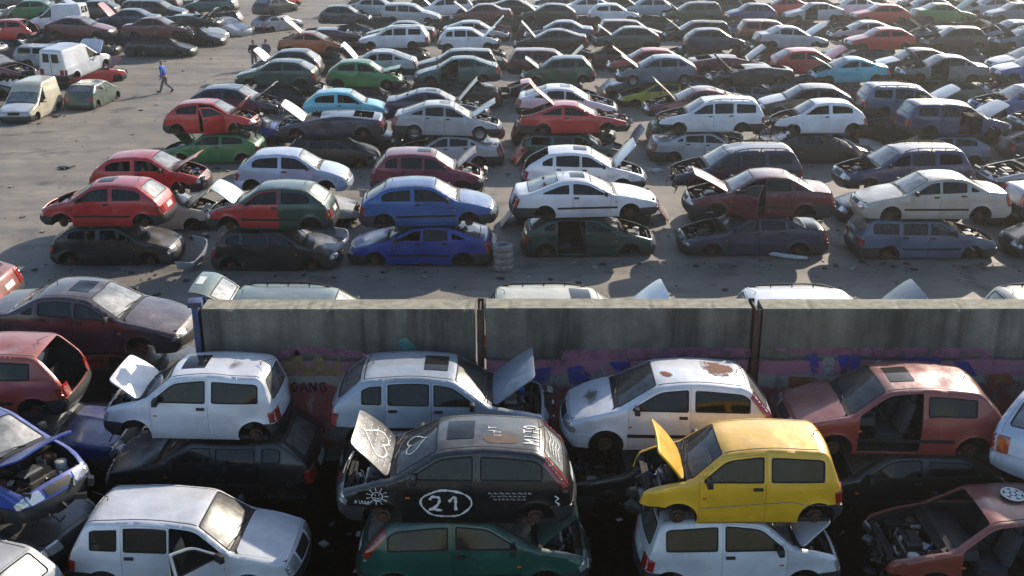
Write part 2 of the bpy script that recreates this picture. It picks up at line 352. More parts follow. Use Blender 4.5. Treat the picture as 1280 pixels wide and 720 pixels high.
class Shape:
    def dents(s, seed, n, crush):
        rd = random.Random(seed); s.D = []; hw = s.hw
        for _ in range(n):
            k = rd.random()
            if k < .55: c = (rd.uniform(-s.L/2, s.L/2), rd.choice((-1, 1))*hw, rd.uniform(.35, .95)); d = (0, -1 if c[1] > 0 else 1, 0)
            elif k < .8: c = (rd.uniform(-.8, .5), rd.uniform(-.4, .4), s.H); d = (0, 0, -1)
            else: c = (rd.choice((-1, 1))*(s.L/2-rd.uniform(0, .5)), rd.uniform(-hw, hw), rd.uniform(.5, .85)); d = (-1 if c[0] > 0 else 1, 0, -.4)
            s.D.append((c, d, rd.uniform(.018, .05)*(1.3 if crush else 1), rd.uniform(.16, .34)))
        s.crush = [(rd.uniform(-1.2, .6), rd.choice((-1, 1))*rd.uniform(0, .6), rd.uniform(.05, .11), rd.uniform(.45, .8)) for _ in range(3)] if crush else []
    def deform(s, V):
        if not getattr(s, 'D', None): return V
        V = np.array(V, dtype=float)
        for c, d, a, r in s.D:
            q = np.exp(-((V-arr(c))**2).sum(1)/(r*r)); V = V+q[:, None]*arr(d)*a
        for cx, cy, a, r in s.crush:
            q = np.exp(-((V[:, 0]-cx)**2+(V[:, 1]-cy)**2)/(r*r)); k = np.clip((V[:, 2]-.92)/.45, 0, 1); V[:, 2] -= q*k*a; V[:, 1] += q*k*a*.35*np.sign(cy)
        return V
    def __init__(s, name, seed=0, crush=False):
        s.D = []; s._var = (seed, crush)
        t = s.t = T[name]; s.name = name; P = t['prof']; s.L = max(p[0] for p in P); s.H = max(p[1] for p in P); s.hw = t['W']/2
        rad = [0, .10, .05, .10, .35, .07, .14, .4, .16, .07, .07, .06, .08, 0]
        pts = []; key = []
        N = len(P); A = [arr(p) for p in P]
        for i in range(N):
            if i in (0, N-1): key.append(len(pts)); pts.append(A[i]); continue
            a, p, b = A[i-1], A[i], A[i+1]; la, lb = np.hypot(*(a-p)), np.hypot(*(b-p)); q = min(rad[i], la*.45, lb*.45)
            sp, e = p+(a-p)/la*q, p+(b-p)/lb*q; n = 8
            for k in range(n+1):
                u = k/n
                if k == n//2: key.append(len(pts))
                pts.append((1-u)**2*sp+2*u*(1-u)*p+u*u*e)
        E = []; km = {}
        for i in range(len(pts)):
            if i in key: km[key.index(i)] = len(E)
            E.append(pts[i])
            if i < len(pts)-1:
                d = np.hypot(*(pts[i+1]-pts[i])); k = max(1, int(math.ceil(d/.11)))
                for j in range(1, k): E.append(pts[i]+(pts[i+1]-pts[i])*j/k)
        s.E = arr(E); s.S = np.concatenate([[0], np.cumsum(np.hypot(*(s.E[1:]-s.E[:-1]).T))])
        names = 'fb0 fb1 fb2 hf hm cw wt rm rr rg tt rb2 rb1 rb0'.split()
        s.k = {n: s.S[km[i]] for i, n in enumerate(names)}; s.ki = {n: km[i] for i, n in enumerate(names)}
        tg = np.gradient(s.E, axis=0); tg /= np.hypot(*tg.T)[:, None]; nn = np.stack([-tg[:, 1], tg[:, 0]], 1)
        # smooth normals
        for _ in range(3): nn[1:-1] = (nn[:-2]+2*nn[1:-1]+nn[2:])/4; nn /= np.hypot(*nn.T)[:, None]
        s.N = nn
        ks = [s.k[n] for n in names]
        r = t['rnose']
        bx = .62 if name in ('mini', 'boxhatch', 'tipo', 'tipo3') else .85
        s.rf = lambda q: bx*np.interp(q, ks, [r, r, r, r*.8, .06, .05, .055, .06, .06, .06, .08, .11, .12, .12])
        s.cf = lambda q: np.interp(q, ks, [.09, .09, .08, .05, .035, .075, .07, .035, .045, .05, .05, .06, .07, .07])
        cw, rg = P[5], P[9]
        s.belt = lambda x: np.interp(x, [0, cw[0], rg[0], s.L], [cw[1]-.02, cw[1]-.01, rg[1]+.0, rg[1]])
        if seed: s.dents(seed*31+len(name)*7, 9 if crush else 6, crush)
        # upper curve for offset tops
        a, b = s.ki['hm'], s.ki['tt']; s.up = (s.E[a:b+1], s.N[a:b+1])
    def top(s, x, m):
        o = s.up[0]-s.up[1]*m; i = np.argsort(o[:, 0]); return np.interp(x, o[i, 0], o[i, 1])
    def loc(s, p2, y): return (s.L/2-p2[0], y, p2[1])
    def Y(s, x, z, fil=True):
        x = np.atleast_1d(arr(x)); z = np.atleast_1d(arr(z)); L = s.L
        u = np.clip((.95-x)/.95, 0, 1); v = np.clip((x-(L-.8))/.8, 0, 1)
        f = s.hw*(1-.13*u**2.2-.07*v**2.2)
        b = s.belt(x)
        y = f-.03*((z-.58)/.38)**2*(z < b)-.03*((b-.58)/.38)**2*(z >= b)
        y -= .035*np.clip((.32-z)/.14, 0, 1)**2
        dz = np.clip(z-b, 0, None); y -= s.t['tumble']*dz*(1-.15*np.exp(-dz/.05))
        for xw in s.t['wheels']:
            rr = np.hypot(x-xw, z-.29); y += .016*np.clip(1-np.abs(rr-s.t['ra'])/.07, 0, 1)
        # crease under the belt line
        y += .012*np.exp(-((z-(b-.17))/.028)**2)+.006*np.exp(-((z-.40)/.03)**2)
        if fil:
            P = np.stack([x, z], 1); d = np.full(len(P), 1e9); q = np.zeros(len(P))
            for i in range(len(s.E)-1):
                a, ab = s.E[i], s.E[i+1]-s.E[i]; L2 = ab@ab
                t = np.clip(((P-a)@ab)/L2, 0, 1); c = a+t[:, None]*ab; dd = np.hypot(*(P-c).T); k = dd < d
                d[k] = dd[k]; q[k] = s.S[i]+t[k]*(s.S[i+1]-s.S[i])
            r = s.rf(q); e = np.clip(r-d, 0, None); y -= r-np.sqrt(np.clip(r*r-e*e, 0, None))
        return y
    def side(s, pts, off=0., sgn=1):
        p = arr(pts); y = s.Y(p[:, 0], p[:, 1])
        V = np.stack([s.L/2-p[:, 0], y, p[:, 1]], 1)
        if off:
            h = .004; ya = s.Y(p[:, 0]+h, p[:, 1]); yb = s.Y(p[:, 0], p[:, 1]+h)
            n = np.stack([(ya-y)/h, np.ones(len(y)), -(yb-y)/h], 1)
            n[:, 0] = np.clip(n[:, 0], -6, 6); n[:, 2] = np.clip(n[:, 2], -6, 6)
            n /= np.linalg.norm(n, axis=1)[:, None]; V = V+n*off
        V[:, 1] *= sgn; return s.deform(V)
    def strip(s, pts, off=0.):
        """pts = (s, t) with t in -1..1"""
        p = arr(pts); q, t = p[:, 0], p[:, 1]
        ex = np.interp(q, s.S, s.E[:, 0]); ez = np.interp(q, s.S, s.E[:, 1]); nx = np.interp(q, s.S, s.N[:, 0]); nz = np.interp(q, s.S, s.N[:, 1])
        if not hasattr(s, '_ye'): s._ye = s.Y(s.E[:, 0], s.E[:, 1])
        ye = np.interp(q, s.S, s._ye); c = s.cf(q)*(1-t*t)+off
        return s.deform(np.stack([s.L/2-(ex+nx*c), t*ye, ez+nz*c], 1))
    def srange(s, a, b):
        return [q for q in s.S if a+1e-4 < q < b-1e-4]
    def rect(s, a, b, t0, t1, r=.0, dt=.12):
        """closed (s,t) loop; t edges sampled on S samples"""
        Q = [a]+s.srange(a, b)+[b]; nt_ = max(1, int(round(abs(t1-t0)/dt)))
        lp = [(q, t0) for q in Q]+[(b, t0+(t1-t0)*k/nt_) for k in range(1, nt_)]+[(q, t1) for q in Q[::-1]]+[(a, t1+(t0-t1)*k/nt_) for k in range(1, nt_)]
        return lp
    def rrect(s, a, b, t0, t1, r=.05, inset0=0., inset1=0.):
        """rounded window loop in (s,t); insets narrow the t range at a / b"""
        p = [(a, t0+inset0), (b, t0+inset1), (b, t1-inset1), (a, t1-inset0)]
        p = [(x, y*.7) for x, y in p]; p = densify(fillet(p, r), .10); return [(x, y/.7) for x, y in p]
    def sgrid(s, a, b, t0, t1, dt=.13):
        ts = np.arange(-1+dt/2, 1, dt); ts = [t for t in ts if t0 < t < t1]+[t for t in (-.97, .97) if t0 < t < t1]
        return [(q, t) for q in s.srange(a, b) for t in ts]

def strip_region(s, mb, lp, holes=(), off=0., mi=0, dt=.13):
    O = arr(lp); g = s.sgrid(O[:, 0].min(), O[:, 0].max(), O[:, 1].min(), O[:, 1].max(), dt)
    sc = lambda L_: [(a, b*.7) for a, b in L_]
    v, f = region(sc(lp), [sc(h) for h in holes], sc(g) if g else np.zeros((0, 2)), margin=.016)
    v = v.copy(); v[:, 1] /= .7; mb.add(s.strip(v, off), f, mi)
def side_region(s, mb, outer, holes=(), off=0., mi=0, sgn=1, step=.085, ring=True):
    outer = densify(clean(outer), .11); holes = [densify(clean(h), .11) for h in holes]
    O = arr(outer); x0, y0 = O.min(0); x1, y1 = O.max(0)
    g = [(a, b) for a in np.arange(x0+step/2, x1, step) for b in np.arange(y0+step/2, y1, step)]
    if ring:
        for i in range(1, len(s.E)-1):
            if s.E[i][0] < x0-.1 or s.E[i][0] > x1+.1: continue
            r = s.rf(s.S[i])
            for k in (.2, .5, 1.): g.append(tuple(s.E[i]-s.N[i]*r*k))
    g = arr(g)
    # drop grid points crowding the edge rings
    v, f = region(outer, holes, g, margin=.008)
    mb.add(s.side(v, off, sgn), f, mi)

def circ_arc(xc, r, a0, a1, n=14, zc=.29):
    return [(xc+r*math.cos(a0+(a1-a0)*k/n), zc+r*math.sin(a0+(a1-a0)*k/n)) for k in range(n+1)]

MESH = {}
def build_type(name, seed=0, crush=False):
    s = Shape(name, seed, crush); t = s.t; E = s.E; ki = s.ki; k = s.k; xf, xr = t['wheels']; ra = t['ra']; zs = .20
    out = {'shape': s}; P = t['prof']; zb, zr = P[2][1], P[11][1]
    ref = (0, 0, .62)
    # --- loops on the side
    doors = []
    for i, (a, b) in enumerate(t['doors']):
        xs = np.linspace(a, b, 12); lp = [(x, s.top(x, .052)) for x in xs]
        rc = xr-ra-.05
        if b > rc+.02:
            R2 = ra+.05; a1 = math.acos(max(-1, (b-xr)/R2)) if abs(b-xr) < R2 else math.pi
            a0 = math.pi-math.asin(max(-1, (.245-.29)/R2))
            arc = [p for p in circ_arc(xr, R2, a1, a0, 8)]
            lp += [p for p in arc]; lp += [(a, .245)]
        else: lp += [(b, .245), (a, .245)]
        lp = fillet(lp, .035, n=3); doors.append(clean(lp))
    def win(a, b, m, drop=.022):
        xs = np.linspace(a, b, 30); ok = [x for x in xs if s.top(x, m) > s.belt(x)+drop+.015]
        if len(ok) < 3: return None
        lp = [(x, s.top(x, m)) for x in ok[::2]+([ok[-1]] if ok[-1] not in ok[::2] else [])]+[(ok[-1], s.belt(ok[-1])+drop), (ok[0], s.belt(ok[0])+drop)]
        return clean(fillet(lp, .03, n=3))
    dwin = [win(a+.045 if i == 0 else a+.045, b-.05, .098) for i, (a, b) in enumerate(t['doors'])]
    qwin = [win(a, b, .115, .03) for a, b in t['q']]; qwin = [q for q in qwin if q]
    if t['noglass']: qwin = []
    # --- side outline
    Eup = [tuple(E[i]) for i in range(ki['fb2'], ki['rb2']+1)]
    def hit(zz, xc, sg):  # arch intersection at height zz
        return (xc+sg*math.sqrt(ra*ra-(zz-.29)**2), zz)
    aS = math.pi+math.asin((.29-zs)/ra)   # angle where arch meets the sill on the left side
    arch = lambda xc, z_right: circ_arc(xc, ra, math.asin((z_right-.29)/ra), aS if True else 0)
    lp = list(Eup)
    lp += [hit(zr, xr, 1)]+circ_arc(xr, ra, math.asin((zr-.29)/ra), math.pi+math.asin((.29-zs)/ra))[1:]
    lp += circ_arc(xf, ra, -math.asin((.29-zs)/ra), math.pi-math.asin((zb-.29)/ra))
    outline = lp
    body = MB()
    for sg in (1, -1): side_region(s, body, outline, doors+qwin, sgn=sg)
    # --- top strip
    sc0 = k['cw']-.06
    ws = s.rrect(k['cw']+.025, k['wt']-.035, -.93, .93, .05, .0, .015) 
    holes = [ws]
    if t['hatch']: tg0, tg1 = k['rr']+.03, k['rb2']-.02
    else: tg0, tg1 = k['rg']+.05, k['rb2']-.02
    tgl = s.rrect(tg0, tg1, -.925, .925, .035); holes.append(tgl)
    rgl = s.rrect(k['rr']+.075, k['rg']-.04, -.83, .83, .07, .0, .02)
    if name == 'van': rgl = s.rrect(k['rr']+.12, k['rg']-.2, -.8, .8, .05)
    if not t['hatch']: holes.append(rgl)
    strip_region(s, body, s.rect(sc0, k['rb2'], -1, 1), holes)
    for a in (-1, 1):
        strip_region(s, body, s.rect(k['fb2'], sc0, min(a, a*.94), max(a, a*.94), dt=.06))
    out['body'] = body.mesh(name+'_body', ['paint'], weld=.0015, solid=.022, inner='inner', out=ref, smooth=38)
    # --- nose, bonnet, tailgate
    hs = k['hf']+.035
    mb = MB(); strip_region(s, mb, s.rect(k['fb2'], hs-.006, -.94, .94)); out['front_panel'] = mb.mesh(name+'_nose', ['paint'], solid=.02, out=ref)
    pv = tuple(s.strip([(sc0-.01, 0)])[0]); pv = (pv[0], 0, pv[2]-.02); out['hood_pivot'] = pv
    mb = MB(); strip_region(s, mb, s.rrect(hs, sc0-.008, -.93, .93, .11)); out['hood'] = mb.mesh(name+'_hood', ['paint'], pivot=pv, solid=.03, out=ref, smooth=50)
    pv = tuple(s.strip([(tg0, 0)])[0]); pv = (pv[0], 0, pv[2]-.01); out['tail_pivot'] = pv
    tg = s.rrect(tg0+.008, tg1-.008, -.915, .915, .035)
    mb = MB(); strip_region(s, mb, tg, [rgl] if t['hatch'] and name != 'van' else [])
    out['tailgate'] = mb.mesh(name+'_tailgate', ['paint'], pivot=pv, solid=.025, inner='inner', out=ref)
    # --- glass
    def glass(lp, strip, mt, pivot=None, sg=1, off=-.006, dt=.13):
        mb = MB(); 
        if strip: strip_region(s, mb, lp, off=off, dt=dt); grow = [(a, b*.7) for a, b in lp]
        else: side_region(s, mb, lp, off=off, sgn=sg, step=.12, ring=False); grow = lp
        o_ = poffset(grow, -.010); i_ = poffset(grow, .014)
        if strip: o_ = [(a, b/.7) for a, b in o_]; i_ = [(a, b/.7) for a, b in i_]
        n = len(o_); A = s.strip(o_, .004) if strip else s.side(o_, .004, sg); B = s.strip(i_, .004) if strip else s.side(i_, .004, sg)
        mb.add(np.concatenate([A, B]), [(j, (j+1) % n, n+(j+1) % n, n+j) for j in range(n)], 1)
        return mb.mesh(name+'_glass', [mt, 'rubber'], pivot=pivot, out=ref, smooth=60)
    out['windshield'] = glass(ws, True, 'glass_screen')
    out['rear_window'] = glass(rgl, True, 'glass_screen', pivot=out['tail_pivot'] if t['hatch'] else None)
    if name == 'van':
        mb = MB(); a, b = k['rr']+.14, k['rr']+.58
        for l_, h_ in ((-.72, -.12), (.12, .72)): strip_region(s, mb, s.rrect(a, b, l_, h_, .05), off=.010)
        strip_region(s, mb, s.rect(k['rr']+.08, k['rb2']-.05, -.02, .02), off=.006, mi=1)
        out['rear_window'] = mb.mesh(name+'_rear_glass', ['glass_dark', 'rubber'], pivot=out['tail_pivot'], out=ref)
    for sg, n_ in ((1, 'L'), (-1, 'R')):
        out['side_window'+n_] = [glass(clean(densify(q, .11)), False, 'glass_side', sg=sg) for q in qwin]
        dl = []
        for i, (dp, w_) in enumerate(zip(doors, dwin)):
            a, b = t['doors'][i]; inner_ = poffset(dp, .005)
            pvy = float(s.Y(a, .6)[0]); pv = (s.L/2-a-.01, sg*(pvy-.02), .55)
            mb = MB(); side_region(s, mb, inner_, [w_] if w_ else [], sgn=sg)
            dm = mb.mesh(name+'_door', ['paint'], pivot=pv, solid=.035, inner='inner', out=ref)
            hb = MB(); xh = b-.13; zh = float(s.belt(xh))-.085; yh = float(s.Y(xh, zh)[0])
            hb.box(Vector((s.L/2-xh, sg*(yh+.012), zh)), (.15, .03, .05), 0)
            hm = hb.mesh(name+'_handle', ['trim'], pivot=pv, bevel=.006)
            gm = glass(clean(densify(w_, .11)), False, 'glass_side', pivot=pv, sg=sg) if w_ else None
            mm = None
            if i == 0:
                m_ = MB(); xm = a+.14; zm = float(s.belt(xm))+.05; ym = float(s.Y(xm, zm-.03)[0])
                m_.box(Vector((s.L/2-xm, sg*(ym+.10), zm+.02)), (.10, .19, .13), 0, taper=.85); m_.box(Vector((s.L/2-xm, sg*(ym+.02), zm-.02)), (.07, .08, .05), 0)
                mm = m_.mesh(name+'_mirror', ['trim'], pivot=pv, bevel=.02)
            dl.append((pv, dm, gm, hm, mm))
        out['doors'+n_] = dl
    # --- bumpers
    def bumper(front):
        mb = MB(); off = .014
        if front:
            strip_region(s, mb, s.rect(0, k['fb2'], -1, 1), off=off)
            e = [tuple(E[i]) for i in range(0, ki['fb2']+1)]
            lp = e+[hit(zb, xf, -1)]+circ_arc(xf, ra, math.pi-math.asin((zb-.29)/ra), math.pi+.20, 6)[1:]+[(.16, .22)]
        else:
            strip_region(s, mb, s.rect(k['rb2'], s.S[-1], -1, 1), off=off)
            e = [tuple(E[i]) for i in range(ki['rb2'], len(E))]
            lp = e+[(s.L-.16, .24)]+circ_arc(xr, ra, -.16, math.asin((zr-.29)/ra), 6)
        for sg in (1, -1): side_region(s, mb, lp, off=off, sgn=sg)
        return mb.mesh(name+'_bumper', ['bumper_black'], weld=.008, solid=.02, out=ref)
    out['front_bumper'] = bumper(True); out['rear_bumper'] = bumper(False)
    mb = MB()
    strip_region(s, mb, s.rect(0, k['fb2'], -1, 1), off=.014)
    for key in ('front_bumper', 'rear_bumper'):
        c = out[key].copy(); c.materials[0] = M['paint']; out[key+'_painted'] = c
    # --- lamps, grille, trims laid 8 mm proud
    def patch_side(s0, s1, d):
        i = [j for j in range(len(E)) if s0-1e-4 <= s.S[j] <= s1+1e-4]
        a = [tuple(E[j]) for j in i]; b = [tuple(E[j]-s.N[j]*d) for j in i][::-1]; return a+b
    for sg, n_ in ((1, 'L'), (-1, 'R')):
        mb = MB(); a, b = k['fb2']+.02, k['hf']-.0
        lo, hi = (.56, .985); lo, hi = (lo, hi) if sg > 0 else (-hi, -lo)
        strip_region(s, mb, s.rrect(a, b, lo, hi, .03), off=.01, dt=.08); side_region(s, mb, fillet(patch_side(a+.01, b, .13 if t['rnose'] > .1 else .07), .02), off=.01, sgn=sg, step=.05)
        out['headlight'+n_] = mb.mesh(name+'_headlight', ['lamp_clear'], solid=.02, out=ref)
        mb = MB()
        if t['lamp'] == 'tall':
            a, b = k['rr']+.10, k['tt']-.02; strip_region(s, mb, s.rrect(a, b, .905 if sg > 0 else -.99, .99 if sg > 0 else -.905, .02), off=.01, dt=.04)
            side_region(s, mb, fillet(patch_side(a, b, .085), .03), off=.018, sgn=sg, step=.03)
        else:
            a, b = k['tt']+.01, k['rb2']-.02; lo, hi = (.70, .985); lo, hi = (lo, hi) if sg > 0 else (-hi, -lo)
            strip_region(s, mb, s.rrect(a, b, lo, hi, .02), off=.018, dt=.05); side_region(s, mb, fillet(patch_side(a+.005, b, .11), .02), off=.018, sgn=sg, step=.03)
        out['tail_light'+n_] = mb.mesh(name+'_tail_light', ['lamp_red'], solid=.02, out=ref)
        # side mouldings
        mb = MB(); ms = []
        z0, z1 = .47, .53
        side_region(s, mb, [(xf+ra+.05, z0), (xr-ra-.05, z0), (xr-ra-.05, z1), (xf+ra+.05, z1)], off=.012, sgn=sg)
        out['side_moulding'+n_] = mb.mesh(name+'_moulding', ['trim'], solid=.014, out=ref)
        mb = MB(); xi = xf-ra-.10
        side_region(s, mb, fillet([(xf+ra+.06, .66), (xf+ra+.13, .66), (xf+ra+.13, .69), (xf+ra+.06, .69)], .01), off=.008, sgn=sg, step=.05)
        out['indicator'+n_] = mb.mesh(name+'_indicator', ['lamp_orange'], solid=.01, out=ref)
    mb = MB(); strip_region(s, mb, s.rrect(k['fb2']+.03, k['hf']-.02, -.45, .45, .02), off=.008); out['grille'] = mb.mesh(name+'_grille', ['trim'], solid=.012, out=ref)
    mb = MB(); a = k['rb2']-.22; strip_region(s, mb, s.rrect(max(a, k['tt']+.02), k['rb2']-.08, -.32, .32, .01), off=.008)
    out['number_plate'] = mb.mesh(name+'_plate', ['plate'], pivot=out['tail_pivot'], solid=.008, out=ref)
    mb = MB(); strip_region(s, mb, s.rect(sc0-.004, k['cw']+.022, -.90, .90), off=.004)
    for y0 in (-.30, .32):
        p = s.strip([(k['cw']-.01, y0), (k['cw']+.06, y0-.25), (k['cw']+.10, y0-.62)], .022); mb.tube(p, [.012, .009, .006], 5)
    out['wiper_cowl'] = mb.mesh(name+'_cowl', ['trim'], out=None)
    mb = MB(); a, b = k['wt']+.12, min(k['wt']+.55, k['rr']-.2)
    strip_region(s, mb, s.rrect(a, b, -.52, .52, .03), off=.008, mi=0); out['sunroof'] = mb.mesh(name+'_sunroof', ['glass_dark'], solid=.012, out=ref)
    mb = MB()
    mb.tube([s.strip([(k['rr']-.12, .06)], .0)[0], s.strip([(k['rr']-.14, .06)], .05)[0], s.strip([(k['rr']+.0, .1)], .22)[0]], [.012, .007, .003], 5)
    out['aerial'] = mb.mesh(name+'_aerial', ['trim'])
    mb = MB()
    for sg in (1, -1): strip_region(s, mb, s.rect(k['wt']+.0, k['rr']-.02, min(sg*.90, sg*.93), max(sg*.90, sg*.93)), off=.0025)
    if name in ('punto', 'tipo'): strip_region(s, mb, s.rect(k['rr']-.02, k['rr']-.0, -.90, .90), off=.0025)
    out['roof_trim'] = mb.mesh(name+'_roof_trim', ['rubber'], out=ref)
    for sg, n_ in ((1, 'L'), (-1, 'R')):
        mb = MB(); q = np.linspace(k['wt']+.15, k['rr']-.08, 9); h = [.0, .045]+[.055]*5+[.045, .0]
        mb.tube([s.strip([(a, sg*.93)], hh)[0] for a, hh in zip(q, h)], .016, 6)
        for j in (2, 4, 6): mb.tube([s.strip([(q[j], sg*.93)], 0)[0], s.strip([(q[j], sg*.93)], .05)[0]], .016, 6)
        out['roof_rail'+n_] = mb.mesh(name+'_rail', ['trim'])
    # --- underbody: floor, sills, wheel wells, firewall, front frame
    mb = MB(); L = s.L; hw = s.hw; X = lambda x: L/2-x; cwx = P[5][0]
    mb.box((X((cwx+.1+L-.2)/2), 0, .235), (L-.3-cwx, 2*hw-.16, .07))
    mb.box((X(.55+.1), 0, .25), (.9, .5, .08))
    mb.box((X(cwx+.04), 0, .56), (.05, 2*hw-.24, .60))
    mb.box((X(cwx-.06), 0, P[5][1]-.09), (.22, 2*hw-.34, .03))
    mb.box((X(.14), 0, P[3][1]-.075), (.08, 2*hw-.42, .05)); mb.box((X(.16), 0, .36), (.07, 2*hw-.42, .10))
    mb.box((X(.20), 0, .5), (.035, .72, P[3][1]-.36))
    for sg in (1, -1):
        mb.box((X(.50), sg*(hw-.33), .46), (.80, .05, .14)); mb.box((X(.16), sg*(hw-.27), .50), (.06, .05, .36))
        mb.box((X((xf+ra+xr-ra)/2), sg*(hw-.10), .225), (xr-xf-2*ra, .08, .085))
        for xc in (xf, xr):
            V = []; F = []; n = 12; R3 = ra+.012
            for j in range(n+1):
                a = -.25+(math.pi+.5)*j/n
                for yy in (hw-.36, hw-.045-.0): V.append((X(xc+R3*math.cos(a)), sg*yy, .29+R3*math.sin(a)))
            F = [(2*j, 2*j+1, 2*j+3, 2*j+2) for j in range(n)]
            V.append((X(xc), sg*(hw-.36), .29)); F += [(2*j, 2*j+2, len(V)-1) for j in range(n)]
            mb.add(V, F)
            mb.tube([(X(xc), sg*(hw-.45), .29), (X(xc), sg*(hw-.2), .29)], .045, 8)
            mb.tube([(X(xc), sg*(hw-.30), .32), (X(xc+.02), sg*(hw-.34), .58)], .03, 6)
        mb.tube([(X(xf+.05), sg*(hw-.3), .25), (X(xf+.3), sg*.3, .22)], .025, 6)
    mb.tube([(X(xr), -hw+.2, .27), (X(xr), hw-.2, .27)], .04, 8)
    mb.tube([(X(1.2), .12, .2), (X(2.4), .1, .2), (X(L-.9), .3, .22), (X(L-.15), .38, .24)], [.025, .04, .03, .03], 6)
    if t['hatch'] and name != 'van': mb.box((X(xr+.05), 0, .62), (.04, 2*hw-.5, .3))
    out['underbody'] = mb.mesh(name+'_underbody', ['underbody'])
    # --- cabin
    mb = MB(); zc = P[5][1]
    mb.box((X(cwx+.26), 0, zc-.13), (.42, 2*hw-.26, .17), taper=.92); mb.box((X(cwx+.42), -.36*sgw(1), zc-.05), (.2, .34, .08), taper=.8); mb.box((X(cwx+.46), 0, zc-.36), (.22, .26, .40))
    mb.box((X(cwx+1.1), 0, .33), (.9, .2, .14))
    out['dashboard'] = mb.mesh(name+'_dash', ['trim'], bevel=.03)
    mb = MB(); c = Vector((X(cwx+.60), .36, zc-.06)); ax = Vector((-.85, 0, .45)).normalized(); u = Vector((0, 1, 0)); v = ax.cross(u)
    mb.tube([c+(u*math.cos(a)+v*math.sin(a))*.18 for a in np.linspace(0, 2*math.pi, 17)], .014, 5, cap=False)
    mb.tube([c-u*.18, c-ax*.02, c+u*.18], .014, 5); mb.tube([c, c-ax*.3], .03, 6); out['steering_wheel'] = mb.mesh(name+'_wheel', ['trim'])
    def seat(x, y, w, pale=False, two=False):
        mb = MB(); zf = .27; top_ = min(.60, s.H-.78)
        mb.box((X(x), y, zf+.16), (.50, w, .17), M4=Matrix.Rotation(R(-6), 4, 'Y'))
        mb.box((X(x+.30), y, zf+.24+top_/2), (.15, w*.94, top_), M4=Matrix.Rotation(R(-16), 4, 'Y'), taper=.9)
        hh = zf+.24+top_
        for yy in ((y,) if not two else (y-.34, y+.34)): mb.box((X(x+.40), yy, hh+.07), (.09, .25, .16), M4=Matrix.Rotation(R(-12), 4, 'Y'))
        return mb.mesh(name+'_seat', ['seat_pale' if pale else 'seat_fabric'], bevel=.04)
    sx = t['doors'][0][0]+.62
    out['seatL'] = seat(sx, .36, .50); out['seatR'] = seat(sx, -.36, .50)
    if name != 'van': out['rear_seat'] = seat(sx+.92, 0, 2*hw-.40, two=True)
    # --- engine bay
    rnd = random.Random(hash(name) % 7 if False else len(name)*3+5)
    for vr in range(2):
        mb = MB(); x0, x1 = .24, cwx-.06; zt = P[3][1]
        mb.box((X((x0+x1)/2-.02), .05, .46), ((x1-x0)*.55, .62, .34), 1, taper=.85); mb.box((X((x0+x1)/2), .05, .66), ((x1-x0)*.42, .50, .12), 0, taper=.85)
        mb.box((X((x0+x1)/2+.04), -.02, .735), ((x1-x0)*.30, .40, .05), rnd.choice((0, 1)), taper=.8)
        mb.box((X(x0+.22), -.52, .58), (.24, .18, .2), 0); mb.box((X(x1-.1), .50, .62), (.20, .26, .18), 2)
        mb.lathe((X(x0+.25), .50, .5), (0, 0, 1), [(0, 0), (0, .1), (.2, .1), (.22, .06), (.22, 0)], 10, rnd.choice((2, 4)))
        for sg in (1, -1): mb.lathe((X(xf+.04), sg*(hw-.31), .5), (0, 0, 1), [(0, .10), (.24, .10), (.27, .05), (.27, 0)], 12, 3)
        mb.lathe((X(.30), .16, .50), (1, 0, 0), [(0, 0), (0, .15), (.04, .15), (.04, 0)], 12, 0)
        for _ in range(16):
            a = Vector((X(rnd.uniform(x0, x1)), rnd.uniform(-.6, .6), rnd.uniform(.5, zt-.02))); d = Vector((rnd.uniform(-.3, .3), rnd.uniform(-.4, .4), rnd.uniform(-.12, .03)))
            mid = a+d*.5+Vector((0, 0, rnd.uniform(.02, .12))); mb.tube([a, a+d*.2+(mid-a)*.3, mid, a+d*.9, a+d], rnd.uniform(.008, .026), 5, rnd.choice((0, 0, 0, 1, 3, 2, 4)))
        for _ in range(10):
            mb.box((X(rnd.uniform(x0, x1)), rnd.uniform(-.55, .55), rnd.uniform(.5, zt)), (rnd.uniform(.04, .16), rnd.uniform(.04, .2), rnd.uniform(.03, .1)), rnd.choice((0, 0, 1, 1, 2, 3)), rz=rnd.uniform(0, 3))
        out['engine%d' % vr] = mb.mesh(name+'_engine', ['engine_black', 'cast_metal', 'engine_white', 'rusty_steel', 'hose_blue'])
    MESH[(name, 'c' if crush else seed) if seed else name] = out
def sgw(v): return -v
for n_ in T: build_type(n_)
for n_ in T:
    if n_ not in ('boxhatch', 'tipo', 'van'): build_type(n_, 1)
for n_ in ('corsa3', 'astra3', 'astra5', 'saloon', 'estate', 'liftback', 'tigra', 'coupe'): build_type(n_, 2)
for n_ in ('astra5', 'astra3', 'corsa3', 'corsa5', 'saloon', 'liftback', 'estate', 'tipo', 'tipo3'): build_type(n_, 3, True)

